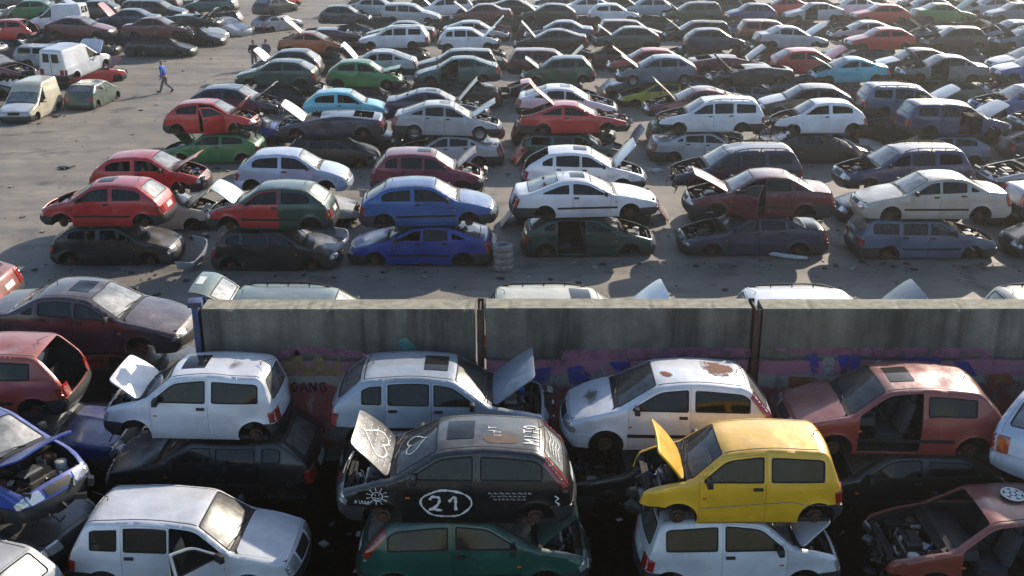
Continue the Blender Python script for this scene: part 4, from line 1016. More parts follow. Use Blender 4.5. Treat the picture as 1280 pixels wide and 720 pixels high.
put(6, 1240, 1350, 102, 'estate', 'bright_blue', 'L', '', None, 1, hood_colour='silver')
put(7, 312, 405, 94, 'corsa3', 'navy', 'L', 'b', None, 1, hood_colour='white')
put(7, 418, 524, 94, 'liftback', 'silver', 'L', 'bg', None, 1, hood_colour='white')
put(7, 522, 618, 94, 'estate', 'charcoal', 'L', 'r', None, 1)
put(7, 638, 734, 94, 'estate', 'maroon', 'R', 'br', None, 1, hood_colour='dusty_red')
put(7, 762, 852, 92, 'astra3', 'red', 'L', 'b', None, 1)
put(7, 862, 960, 92, 'crushed', 'maroon', 'R', 'B', ('estate', 'blue', 'R', 'g', 0), 0)
put(7, 968, 1056, 92, 'astra3', 'red', 'R', 'b', None, 1)
put(7, 1098, 1188, 92, 'liftback', 'black', 'L', '', None, 1, hood_colour='silver')
put(7, 1233, 1335, 92, 'astra5', 'silver', 'L', '', None, 1)
# --- rows 8 and 9
put(8, 347, 432, 66, 'tigra', 'orange', 'R', 'Bt', None, 1)
put(8, 450, 535, 60, 'estate', 'white', 'L', 'g', None, 0)
put(8, 547, 624, 62, 'corsa5', 'white', 'R', 'b', ('astra3', 'dark_green', 'R', '', .3), 0)
put(8, 647, 732, 62, 'coupe', 'black', 'L', 'b', ('estate', 'maroon', 'R', '', 0), 0)
put(8, 743, 824, 60, 'astra3', 'dark_green', 'L', 'b', None, 0)
put(8, 852, 934, 63, 'corsa3', 'navy', 'R', 'B', None, 0)
put(8, 946, 1030, 60, 'saloon', 'silver', 'R', 'b', None, 0)
put(8, 1060, 1140, 62, 'astra3', 'red', 'L', '', None, 0, hood_colour='dusty_red')
put(8, 1150, 1236, 61, 'corsa5', 'charcoal', 'L', 'B', None, 0)
put(8, 1244, 1325, 60, 'liftback', 'slate_blue', 'L', 'b', None, 0)
put(9, 380, 452, 54, 'crushed', 'navy', 'R', 'B', None, 0)
put(9, 462, 540, 53, 'saloon', 'black', 'L', '', None, 0)
put(9, 556, 632, 52, 'liftback', 'silver', 'R', 'b', None, 0)
put(9, 662, 738, 52, 'saloon', 'slate_blue', 'L', 'B', None, 0)
put(9, 752, 826, 52, 'estate', 'maroon', 'R', 'r', None, 0)
put(9, 832, 908, 53, 'estate', 'black', 'L', 'B', None, 0)
put(9, 928, 1000, 52, 'estate', 'brown_red', 'R', 'r', None, 0)
put(9, 1040, 1118, 52, 'liftback', 'silver', 'L', 'B', None, 0)
put(9, 1140, 1214, 52, 'crushed', 'slate_blue', 'L', 'b', None, 0)
put(9, 1226, 1300, 52, 'astra5', 'silver_blue', 'L', 'b', None, 0)
# --- rows 10 and 11
put(10, 398, 465, 30, 'corsa3', 'navy', 'R', 'B', None, 0)
put(10, 474, 552, 28, 'estate', 'silver', 'R', 'r', None, 0)
put(10, 562, 642, 28, 'saloon', 'maroon', 'L', 'b', None, 0)
put(10, 650, 722, 27, 'astra3', 'black', 'L', 'b', None, 0)
put(10, 734, 800, 27, 'corsa3', 'white', 'R', 'B', None, 0)
put(10, 828, 902, 26, 'estate', 'dark_green', 'L', 'b', None, 0)
put(10, 904, 972, 27, 'corsa3', 'purple', 'L', '', None, 0)
put(10, 980, 1054, 26, 'liftback', 'silver', 'L', 'd', None, 0)
put(10, 1064, 1136, 28, 'astra3', 'red', 'L', '', None, 0)
put(10, 1142, 1216, 27, 'saloon', 'green', 'R', 'b', None, 0)
put(10, 1230, 1306, 26, 'astra5', 'slate_blue', 'L', '', None, 0)
rf = random.Random(21)
FC = ['white', 'silver', 'black', 'navy', 'grey', 'maroon', 'silver', 'slate_blue', 'red', 'white', 'dark_green', 'charcoal', 'silver_blue', 'white', 'blue']
def fill(row, v, x, xe, wpx):
    while x < xe:
        tp = rf.choice(['astra5', 'astra3', 'corsa3', 'corsa5', 'liftback', 'saloon', 'estate', 'estate', 'coupe'])
        ww = wpx*MESH[tp]['shape'].L/4.1
        put(row, x, x+ww, v, tp, rf.choice(FC), rf.choice('LLR'), rf.choice(['', 'b', 'B', 'b', '', 'B']), None, 0, gen=True)
        x += ww+rf.uniform(6, 16)
fill(11, 19, 440, 1330, 72)
fill(12, -1, 425, 1330, 66)
fill(13, -8, 430, 1330, 64)
# --- the left block of the yard
put(20, 148, 247, 47, 'saloon', 'maroon', 'R', 'Bf', ('saloon', 'black', 'R', '', .05), 1)
put(20, 54, 146, 46, 'liftback', 'maroon', 'R', '', ('saloon', 'black', 'R', 'B', .1), 1, hood_colour='dusty_red', gen=True)
put(20, -34, 50, 50, 'corsa3', 'bright_red', 'L', 'bT', None, 1, hood_colour='dusty_red', hood_deg=38, gen=True)
put(21, 200, 276, 35, 'crushed', 'charcoal', 'R', 'B', ('liftback', 'black', 'R', '', .1), 0, gen=True)
put(21, 124, 196, 35, 'saloon', 'navy', 'L', 'b', None, 0, hood_colour='dusty_red', gen=True)
put(21, 30, 114, 36, 'van', 'white', 'L', '', ('saloon', 'black', 'L', '', 0), 1, gen=True)
put(21, -56, 26, 36, 'estate', 'navy', 'R', 'b', None, 0, hood_colour='white', gen=True)
put(22, 158, 236, 23, 'estate', 'charcoal', 'R', 'r', None, 0, gen=True)
put(22, 78, 152, 23, 'astra3', 'black', 'L', 'b', None, 0, hood_colour='silver_blue', gen=True)
put(22, -2, 74, 22, 'astra3', 'green', 'L', '', None, 0, gen=True)
put(23, 236, 292, 15, 'astra5', 'teal', 'L', '', ('estate', 'black', 'L', 'B', .2), 0, gen=True)
put(23, 150, 230, 11, 'saloon', 'black', 'L', '', None, 0, gen=True)
put(23, 72, 144, 11, 'astra3', 'navy', 'L', 'b', None, 0, hood_colour='dusty_red', gen=True)
put(23, -6, 66, 11, 'liftback', 'charcoal', 'R', 'B', None, 0, gen=True)
p = at(318, 22, 1.3); car('corsa3', 'charcoal', p.x+.9, p.y+3.4, 1.08, R(60), 'B', lod=0); CARS[-1].update(row=24, lvl=1, d='R')
car('astra3', 'silver', p.x+1.0, p.y+3.3, -.14, R(52), 'q', lod=0); CARS[-1].update(row=24, lvl=0, d='R')
p = at(349, 10, 0); car('astra3', 'bright_red', p.x, p.y+1.2, -.14, R(60), '', lod=0); CARS[-1].update(row=24, lvl=0, d='R')
fill(24, 0, 40, 225, 62)
p = at(250, 50, 0); car('saloon', 'silver', p.x-.1, p.y+.8, -.14, R(-34), 'p', lod=0); CARS[-1].update(row=21, lvl=0, d='R')
p = at(279, 42, 0); car('liftback', 'silver', p.x+.3, p.y-.2, -.14, R(-40), 'p', lod=0); CARS[-1].update(row=21, lvl=0, d='R')
def spot(px, v, tp, colour, rot, flags='', Z=-.14, h=.06, row=19, lvl=0, lod=1, **kw):
    p = at(px, v, h); car(tp, colour, p.x, p.y, Z, rot, flags, lod=lod, **kw); CARS[-1].update(row=row, lvl=lvl, d='R' if math.cos(rot) > 0 else 'L'); return CARS[-1]
spot(118, 128, 'corsa3', 'grey_green', R(86), 'p')
spot(113, 103, 'astra3', 'red', R(56), 'B')
spot(66, 80, 'estate', 'silver_blue', 0, 'r')
spot(97, 85, 'van', 'white', R(74), 'b', Z=1.12, h=1.5, lvl=1, hood_deg=62)
CARS[-1]['e'].rotation_euler = (R(1), R(-6), R(74))
spot(40, 143, 'van', 'cream', R(270), '', lvl=0, hood_colour='white')
spot(-8, 97, 'liftback', 'maroon', R(-14), 'Bf', Z=1.0, h=1.2, lvl=1)
spot(-10, 117, 'saloon', 'navy', R(-14), '', Z=-.14)
spot(-40, 66, 'saloon', 'silver', R(-8), 'b', Z=1.0, h=1.2, lvl=1)
# --- row 0: between the camera and the wall
put(30, 122, 367, 550, 'mini', 'white', 'L', 'bsm', ('tipo', 'black', 'L', 'q', .25), 2, hood_deg=52, yaw=-.02)
put(30, 403, 690, 556, 'tipo', 'silver_blue', 'R', 'bs', ('tipo3', 'black', 'R', 'B', 0), 2, hood_deg=50, yaw=.01)
put(30, 703, 973, 565, 'punto', 'white', 'L', 'p', ('tipo', 'black', 'L', 'B', .1), 2, yaw=-.01, var='punto'); PUNTO = CARS[-2]['e']
put(30, 988, 1243, 570, 'tipo3', 'dusty_red', 'L', 'dsp', ('astra3', 'black', 'L', 'B', .1), 2, yaw=-.02)
put(30, -170, 106, 524, 'tipo3', 'orange_red', 'L', 'T', ('astra3', 'bright_navy', 'R', '', .75), 2, yaw=.05)
put(31, 415, 722, 655, 'punto', 'black', 'L', 'bsm', ('punto', 'teal_green', 'R', 'b', .25), 2, hood_deg=63, hood_colour='charcoal', yaw=.0, var='punto'); MITO = CARS[-2]['e']
CARS[-1]['e'].children
put(31, 790, 1058, 655, 'mini', 'yellow', 'L', 'bfQm', ('mini', 'white', 'R', 'bm', .08), 2, hood_deg=66, yaw=-.01, var='mini'); YEL = CARS[-2]['e']
put(31, 76, 392, 742, 'boxhatch', 'white', 'R', 'omw', 0, 2, yaw=-.03)
put(31, 1076, 1412, 742, 'tipo3', 'brown_red', 'L', 'Bfxdg', 0, 2, yaw=.0, var='tipo3'); HUBCAR = CARS[-1]['e']
p = at(1322, 560, 1.3)
car('astra3', 'pale_blue', p.x+.35, p.y+.35, 1.08, R(50), 'p', lod=2); CARS[-1].update(row=30, lvl=1, d='R')
car('astra3', 'black', p.x+1.2, p.y+.6, -.14, R(6), '', lod=1); CARS[-1].update(row=30, lvl=0, d='R')
car('corsa3', 'bright_blue', -9.05, 16.7, 1.02, R(-26), 'b', lod=2, hood_deg=45); CARS[-1].update(row=31, lvl=1, d='R')
car('tipo3', 'silver', -9.0, 14.6, -.12, R(163), '', lod=2); CARS[-1].update(row=31, lvl=0, d='L')
car('astra3', 'black', -9.3, 17.0, -.14, R(-20), '', lod=1); CARS[-1].update(row=31, lvl=0, d='R')
# ------------------------------------------------------------------ marks on single cars
def side_fn(tp, sgn, piv=(0, 0, 0)):
    sh = MESH[tp]['shape']
    return lambda P, off: sh.side(P, off, sgn)-arr(piv)
def strip_fn(tp, piv=(0, 0, 0), k=.6):
    sh = MESH[tp]['shape']
    return lambda P, off: sh.strip(np.stack([P[:, 0], P[:, 1]/k], 1), off)-arr(piv)
def near_door(e): return [c for c in e.children if c.name.startswith('door') and c.location.y*(1 if math.cos(e.rotation_euler.z) < 0 else -1) > 0]
def circle(cx, cy, rx, ry, n=26, a0=0, a1=2*math.pi, wob=0.): return [(cx+rx*(1+wob*math.sin(3*a))*math.cos(a), cy+ry*math.sin(a)) for a in np.linspace(a0, a1, n)]
def heart(cx, cy, w, h): return [(cx+w/32*16*math.sin(t)**3, cy+h/32*(13*math.cos(t)-5*math.cos(2*t)-2*math.cos(3*t)-math.cos(4*t)+2)) for t in np.linspace(0, 2*math.pi, 40)]
ps = MESH['punto']['shape']; pv = MESH['punto']['doorsL'][0][0]; door = near_door(MITO)[0]
fn = side_fn('punto', 1, pv)
mb = MB(); stroke_flat(mb, circle(1.74, .58, .40, .235, wob=.04), .030, .008, fn)
write(mb, '21', (1.47, .46), (.24, 0), (0, .25), .040, fn, .008)
link('painted_number', mb.mesh('number', ['chalk_white'], smooth=60), door)
fn = side_fn('punto', 1)
mb = MB(); c = (.66, .70); stroke_flat(mb, circle(*c, .085, .075), .018, .008, fn)
for a in np.linspace(0, 2*math.pi, 12)[:-1]: stroke_flat(mb, [(c[0]+.11*math.cos(a), c[1]+.095*math.sin(a)), (c[0]+.18*math.cos(a), c[1]+.15*math.sin(a))], .013, .008, fn)
stroke_flat(mb, circle(*c, .045, .04, 8, math.pi*1.1, math.pi*1.9), .012, .009, fn)
for sx_ in (-.03, .03): stroke_flat(mb, [(c[0]+sx_, c[1]+.015), (c[0]+sx_, c[1]+.035)], .014, .009, fn)
link('sun_doodle', mb.mesh('doodle', ['chalk_white'], smooth=60), MITO)
mb = MB(); rs = random.Random(5)
for r_ in range(3):
    x = 2.40+.04*r_
    while x < 3.05-.05*r_:
        q = rs.uniform(.03, .08); stroke_flat(mb, [(x, .76-r_*.055), (x+q*.3, .785-r_*.055), (x+q*.6, .76-r_*.055), (x+q, .775-r_*.055)], .006, .008, fn); x += q+.025
stroke_flat(mb, [(3.44, .72), (3.50, .67), (3.45, .62), (3.52, .57), (3.48, .52), (3.55, .47)], .022, .010, fn)
link('scribbled_words', mb.mesh('scribble', ['chalk_white'], smooth=60), MITO)
mb = MB(); x = .25
for i in range(5): stroke_flat(mb, [(.30+i*.05, .56), (.32+i*.05, .62), (.34+i*.05, .56)], .012, .022, fn)
link('scribbled_words', mb.mesh('scribble', ['chalk_white'], smooth=60), MITO)
k_ = ps.k; fn = strip_fn('punto')
mb = MB(); write(mb, 'MITO', (k_['rr']-.02, .40), (0, -.135), (-.24, 0), .030, fn, .008)
for q in ((k_['rr']-.62, .25), (k_['rr']-.70, .10)): write(mb, 'IT', q, (0, -.09), (-.12, 0), .016, fn, .008)
link('roof_lettering', mb.mesh('lettering', ['chalk_white'], smooth=60), MITO)
simple('brown_stain', (.10, .055, .035), .7, 0, .4)
mb = MB(); q = [(k_['rr']-.95, .28), (k_['rr']-.55, .10), (k_['rr']-.32, .22), (k_['rr']-.36, .42), (k_['rr']-.80, .46)]
v_, f_ = region(densify(fillet(q, .1), .08), step=.1); mb.add(strip_fn('punto')(v_, .005), f_); link('brown_patch', mb.mesh('patch', ['brown_stain'], smooth=60), MITO)
hood = [c for c in MITO.children if c.name.startswith('hood')][0]; fn = strip_fn('punto', MESH['punto']['hood_pivot'])
a0, a1 = k_['hf']+.1, k_['cw']-.12; cm = (a0+a1)/2; mb = MB()
stroke_flat(mb, [(cm+(y-0)*1, x) for x, y in heart(.02, 0, .62, .56)], .026, .006, fn)
for i in range(5):
    y0 = -.45+rs.uniform(0, .1)
    while y0 < .42:
        q = rs.uniform(.04, .12); stroke_flat(mb, [(a0+.06+i*.13, y0), (a0+.09+i*.13, y0+q*.5), (a0+.06+i*.13, y0+q)], .010, .006, fn); y0 += q+.05
link('chalk_heart', mb.mesh('heart', ['chalk_white'], smooth=60), hood)
ws_ = [c for c in MITO.children if c.name.startswith('windshield')][0]; fn = strip_fn('punto'); mb = MB(); cm = (k_['cw']+k_['wt'])/2
stroke_flat(mb, [(cm-y, x+.05) for x, y in heart(0, 0, .46, .42)], .020, .010, fn); link('chalk_heart', mb.mesh('heart', ['chalk_white'], smooth=60), ws_)
rw_ = [c for c in MITO.children_recursive if c.name.startswith('rear_window')][0]; fn = strip_fn('punto', MESH['punto']['tail_pivot']); mb = MB(); cm = (k_['rr']+k_['rg'])/2
for i in range(4):
    stroke_flat(mb, [(cm-.12+i*.07, -.3), (cm-.08+i*.07, -.1), (cm-.13+i*.07, .1), (cm-.09+i*.07, .32)], .014, .012, fn)
link('scribbled_words', mb.mesh('scribble', ['chalk_white'], smooth=60), rw_)
# scratch along the yellow car
simple('scratch', (.20, .22, .26), .6, 0, .2)
fn = side_fn('mini', 1); mb = MB(); stroke_flat(mb, [(.96, .50), (1.3, .52), (1.9, .575), (2.2, .59)], .012, .006, fn); stroke_flat(mb, [(2.2, .60), (2.4, .60), (2.55, .56), (2.75, .55), (3.0, .53)], .010, .006, fn)
link('scratch', mb.mesh('scratch', ['scratch'], smooth=60), YEL)
# rust that has eaten into roofs and bonnets: irregular patches
def patch_mat(name, col, lo, hi):
    m, n, b = mat(name); tc = nd(n, 'ShaderNodeTexCoord')
    ds = nd(n, 'ShaderNodeVectorMath', operation='DISTANCE'); ds.inputs[1].default_value = (.5, .5, .5); n.links.new(tc.outputs['Generated'], ds.inputs[0])
    t = noise(n, 6., 8, .75); a = nd(n, 'ShaderNodeMath', operation='MULTIPLY_ADD'); a.inputs[1].default_value = -1.15; a.inputs[2].default_value = .5
    n.links.new(ds.outputs['Value'], a.inputs[0]); s_ = nd(n, 'ShaderNodeMath', operation='ADD'); n.links.new(a.outputs[0], s_.inputs[0]); n.links.new(t.outputs[0], s_.inputs[1])
    r = ramp(n, s_.outputs[0], [(lo, 0), (hi, 1)]); n.links.new(r.outputs[0], b.inputs['Alpha'])
    t2 = noise(n, 20, 5); r2 = ramp(n, t2.outputs[0], [(.35, tuple(v*.5 for v in col)), (.65, col)]); n.links.new(r2.outputs[0], b.inputs['Base Color']); b.inputs['Roughness'].default_value = .85
patch_mat('rust_patch', (.20, .075, .04), .50, .66); patch_mat('grime_patch', (.16, .14, .11), .66, .95)
def roof_patch(e, tp, s0, t0, rs_, rt, m_, name='rust_patch'):
    v_, f_ = region(densify(circle(s0, t0, rs_, rt, 24)[:-1], .1), step=.1); mb = MB(); mb.add(strip_fn(tp)(v_, .004), f_); link(name, mb.mesh(name, [m_], smooth=60), e)
roof_patch(PUNTO, 'punto', k_['rr']-.55, -.06, .50, .42, 'rust_patch'); roof_patch(PUNTO, 'punto', k_['wt']+.2, .22, .16, .16, 'rust_patch'); roof_patch(PUNTO, 'punto', k_['hf']+.45, 0, .35, .4, 'grime_patch', 'grime_patch')
wm = [c for c in CARS if c['tp'] == 'mini' and c['row'] == 30][0]['e']; km_ = MESH['mini']['shape'].k
roof_patch(wm, 'mini', km_['rr']-.6, .05, .32, .32, 'grime_patch', 'grime_patch')
# red wing on the green hatchback
gs = MESH['corsa3']['shape']; mb = MB(); E_ = [tuple(p) for i, p in enumerate(gs.E) if gs.ki['fb2'] <= i and p[0] < 1.06]
xf_, ra_ = gs.t['wheels'][0], gs.t['ra']
lp = E_+[(1.125, E_[-1][1]-.03), (1.125, .215)]+[p for p in circ_arc(xf_, ra_, 0, math.pi-math.asin((.5-.29)/ra_))]
side_region(gs, mb, lp, off=.005, sgn=1); link('front_wing', mb.mesh('front_wing', ['paint'], solid=.004, out=(0, 0, .62)), GREENCORSA['e'], color=COLS['red'])
# seats and clutter seen through the glass of the nearest white car
bx_ = [c for c in CARS if c['tp'] == 'boxhatch'][0]['e']
mb = MB(); mb.box((-.55, -.35, .72), (.35, .4, .3), rz=.4, taper=.6); mb.box((-.35, -.45, .62), (.3, .3, .25), rz=1.); tag(link('orange_bundle', mb.mesh('bundle', ['orange_cloth'], bevel=.06), bx_))

# ------------------------------------------------------------------ small things lying about
def thing(name, label, cat, loc, rz=0, group=None):
    e = bpy.data.objects.new(name, None); COL.objects.link(e); e.location = loc; e.rotation_euler = (0, 0, rz); tag(e, label, cat, group); return e
tp_ = at(625, 338, 0); tl = ['bottom', 'second', 'third', 'top']
mb = MB(); mb.lathe((0, 0, 0), (0, 0, 1), [(-.085, .17), (-.10, .20), (-.10, .27), (-.06, .305), (-.03, .31), (-.028, .302), (.0, .302), (.002, .31), (.06, .305), (.10, .27), (.10, .20), (.085, .17), (.0, .16), (-.085, .17)], 32)
TYRE_FLAT = mb.mesh('loose_tyre', ['tyre_dusty' if 'tyre_dusty' in M else 'tyre'], smooth=40)
simple('tyre_dusty', (.30, .28, .26), .9, 0, .5); TYRE_FLAT.materials[0] = M['tyre_dusty']
p = at(629, 341, 0)
for i, l_ in enumerate(('bottom tyre of the grey stack beside the bright blue car', 'second tyre from the ground in the grey stack beside the bright blue car', 'third tyre from the ground in the grey stack beside the bright blue car', 'top tyre of the grey stack beside the bright blue car')):
    o = link('tyre_casing', TYRE_FLAT, None, (p.x+random.uniform(-.02, .02), p.y+.3+random.uniform(-.02, .02), .10+.198*i), (0, 0, i*1.3)); tag(o, l_, 'tyre', 'tyres stacked in the lane')
# wheel cover lying on the roof of the stripped brown red car
sh = MESH['tipo3']['shape']; q = sh.strip([((sh.k['wt']+sh.k['rr'])/2-.25, -.12)], .0)[0]; wq = HUBCAR.matrix_basis @ Vector(q)
mb = MB(); mb.lathe((0, 0, 0), (0, 0, 1), [(0, .19), (.035, .195), (.05, .18), (.052, .0)], 28, 1)
mb.lathe((0, 0, .05), (0, 0, 1), [(-.01, .197), (.006, .192), (.006, .166), (0, .164)], 28, 0)
for j in range(6):
    a = j*math.pi/3; pts = [(.062*math.cos(a+b), .062*math.sin(a+b)) for b in ()]
    c2 = (.108*math.cos(a), .108*math.sin(a)); mb.lathe((c2[0], c2[1], .05), (0, 0, 1), [(0, .053), (.006, .051), (.006, 0)], 6, 0)
mb.lathe((0, 0, .05), (0, 0, 1), [(0, .046), (.008, .044), (.008, 0)], 6, 0)
o = link('wheel_cover', mb.mesh('wheel_cover', ['chalk_white', 'trim']), None, (wq.x, wq.y, wq.z+.012), (R(4), R(2), .2)); tag(o, 'round white and black wheel cover lying on the brown red roof', 'wheel cover')
# a torn off bumper and scraps in the lane
p = at(985, 322, 0); mb = MB(); mb.tube([(-.8, .25, .08), (-.5, .05, .10), (0, 0, .10), (.5, .05, .10), (.72, .2, .08)], [.05, .07, .07, .07, .04], 8)
for m__ in ('white_plastic',): simple(m__, (.55, .56, .56), .5, 0, .3)
o = link('torn_bumper', mb.mesh('bumper', ['white_plastic']), None, (p.x-.2, p.y-.1, 0), (0, 0, -.5)); tag(o, 'torn off pale bumper strip lying before the dark blue saloon', 'bumper')
p = at(690, 205, 0); rs = random.Random(8)
def scrap(px, v, label, col='trim'):
    p = at(px, v, 0); mb = MB()
    for _ in range(5):
        a = Vector((rs.uniform(-.35, .35), rs.uniform(-.15, .15), .03)); mb.tube([a, a+Vector((rs.uniform(-.3, .3), rs.uniform(-.15, .15), .05)), a+Vector((rs.uniform(-.5, .5), rs.uniform(-.2, .2), 0))], .02, 5)
    mb.box((0, 0, .05), (.35, .2, .09), rz=rs.uniform(0, 3)); tag(link('scrap_heap', mb.mesh('scrap', [col])), label, 'scrap'); bpy.data.objects[-1] if False else None
    return p
def scrap_at(px, v, label, col):
    n0 = set(bpy.data.objects.keys()); p = scrap(px, v, label, col)
    for k__ in set(bpy.data.objects.keys())-n0: bpy.data.objects[k__].location = (p.x, p.y, 0)
scrap_at(72, 146, 'dark strip of scrap on the ground beside the small grey green hatchback', 'trim')
scrap_at(80, 211, 'thin dark scrap lying alone on the open concrete at left', 'trim')
scrap_at(600, 216, 'small rusty scrap in the lane behind the maroon five-door hatchback', 'rusty_steel')
scrap_at(820, 214, 'pale scrap between the white liftback and the silver saloon', 'white_plastic')

# loose panels and bumpers wedged between the stacks
LOOSE = []
def wedge_parts():
    rl = random.Random(77); rows = {}
    for c in CARS:
        if 2 <= c.get('row', 0) <= 8 and c['lvl'] == 0: rows.setdefault(c['row'], []).append(c)
    for r_, L_ in sorted(rows.items()):
        L_.sort(key=lambda c: c['X'])
        for a, b in zip(L_[:-1], L_[1:]):
            gap = (b['X']-b['L']/2)-(a['X']+a['L']/2)
            if gap < .15 or gap > 2.2 or rl.random() < .35: continue
            x = a['X']+a['L']/2+gap/2; y = (a['Y']+b['Y'])/2+rl.uniform(-.3, .3); k = rl.choice(('bumper', 'bumper', 'bonnet', 'bonnet', 'bumper')); m_ = MESH[rl.choice(('astra3', 'corsa3', 'saloon'))]
            cn = rl.choice(('white', 'silver', 'black', 'maroon', 'navy', 'grey', 'red', 'slate_blue'))
            if k == 'bonnet': o = link('loose_bonnet', m_['hood'], None, (x, y, .10), (0, R(-60-rl.uniform(0, 14)), rl.choice((0, math.pi))+rl.uniform(-.3, .3)), COLS[cn])
            else:
                me = m_['front_bumper_painted']; o = link('loose_bumper', me, None, (x-1.9, y, rl.uniform(.1, .5)), (rl.uniform(-.2, .2), rl.uniform(-.15, .15), rl.uniform(-.05, .05)), COLS[cn])
            LOOSE.append((o, cn, k, a, b))
wedge_parts()
# litter of glass, plastic and washers trodden into the yard
simple('litter', (.30, .29, .27), .6, 0, .9, 3); simple('litter_dark', (.03, .03, .03), .7, 0, .4)
mb = MB(); rl = random.Random(9)
for _ in range(4200):
    c = rl.choice(CARS) if rl.random() < .9 else None
    x, y = (c['X']+rl.gauss(0, 2.2), c['Y']-1.1-abs(rl.gauss(0, .7))) if c else (rl.uniform(-20, 22), rl.uniform(22, 70))
    if y < 20.6 and WX0-.3 < x: y = rl.uniform(13, 19.4)
    s_ = rl.choice((.03, .04, .05, .07, .13)); mb.box((x, y, .014+s_*.12), (s_, s_*rl.uniform(.4, 1.6), s_*.25), rl.choice((0, 0, 1, 1, 1)), rz=rl.uniform(0, 3))
tag(link('litter', mb.mesh('litter', ['litter', 'litter_dark'], smooth=0)), kind='stuff')

# ------------------------------------------------------------------ people
simple('skin', (.42, .24, .17), .6, 0, .1); simple('hair_grey', (.25, .24, .23), .9, 0, .2); simple('hair_dark', (.03, .025, .02), .9); simple('jacket_blue', (.04, .12, .50), .8, 0, .15)
simple('vest_dark', (.05, .05, .06), .9); simple('trousers_grey', (.20, .19, .18), .9, 0, .2); simple('shoe', (.04, .035, .03), .7); simple('shirt_check', (.16, .13, .24), .9, 0, .6, 30)
def skin(name, J, Eg, rad, m_, par, sub=2):
    me = bpy.data.meshes.new(name); me.from_pydata(J, Eg, []); o = bpy.data.objects.new('tmp', me); COL.objects.link(o)
    md = o.modifiers.new('s', 'SKIN'); md.use_smooth_shade = True
    for i, r_ in enumerate(rad): me.skin_vertices[0].data[i].radius = (r_, r_) if not hasattr(r_, '__len__') else r_
    me.skin_vertices[0].data[0].use_root = True
    sb = o.modifiers.new('u', 'SUBSURF'); sb.levels = sb.render_levels = sub
    dg = bpy.context.evaluated_depsgraph_get(); m2 = bpy.data.meshes.new_from_object(o.evaluated_get(dg)); bpy.data.objects.remove(o)
    m2.materials.clear(); m2.materials.append(M[m_]); m2.polygons.foreach_set('use_smooth', [True]*len(m2.polygons)); m2.polygons.foreach_set('material_index', [0]*len(m2.polygons)); m2.name = name
    return link(name, m2, par)
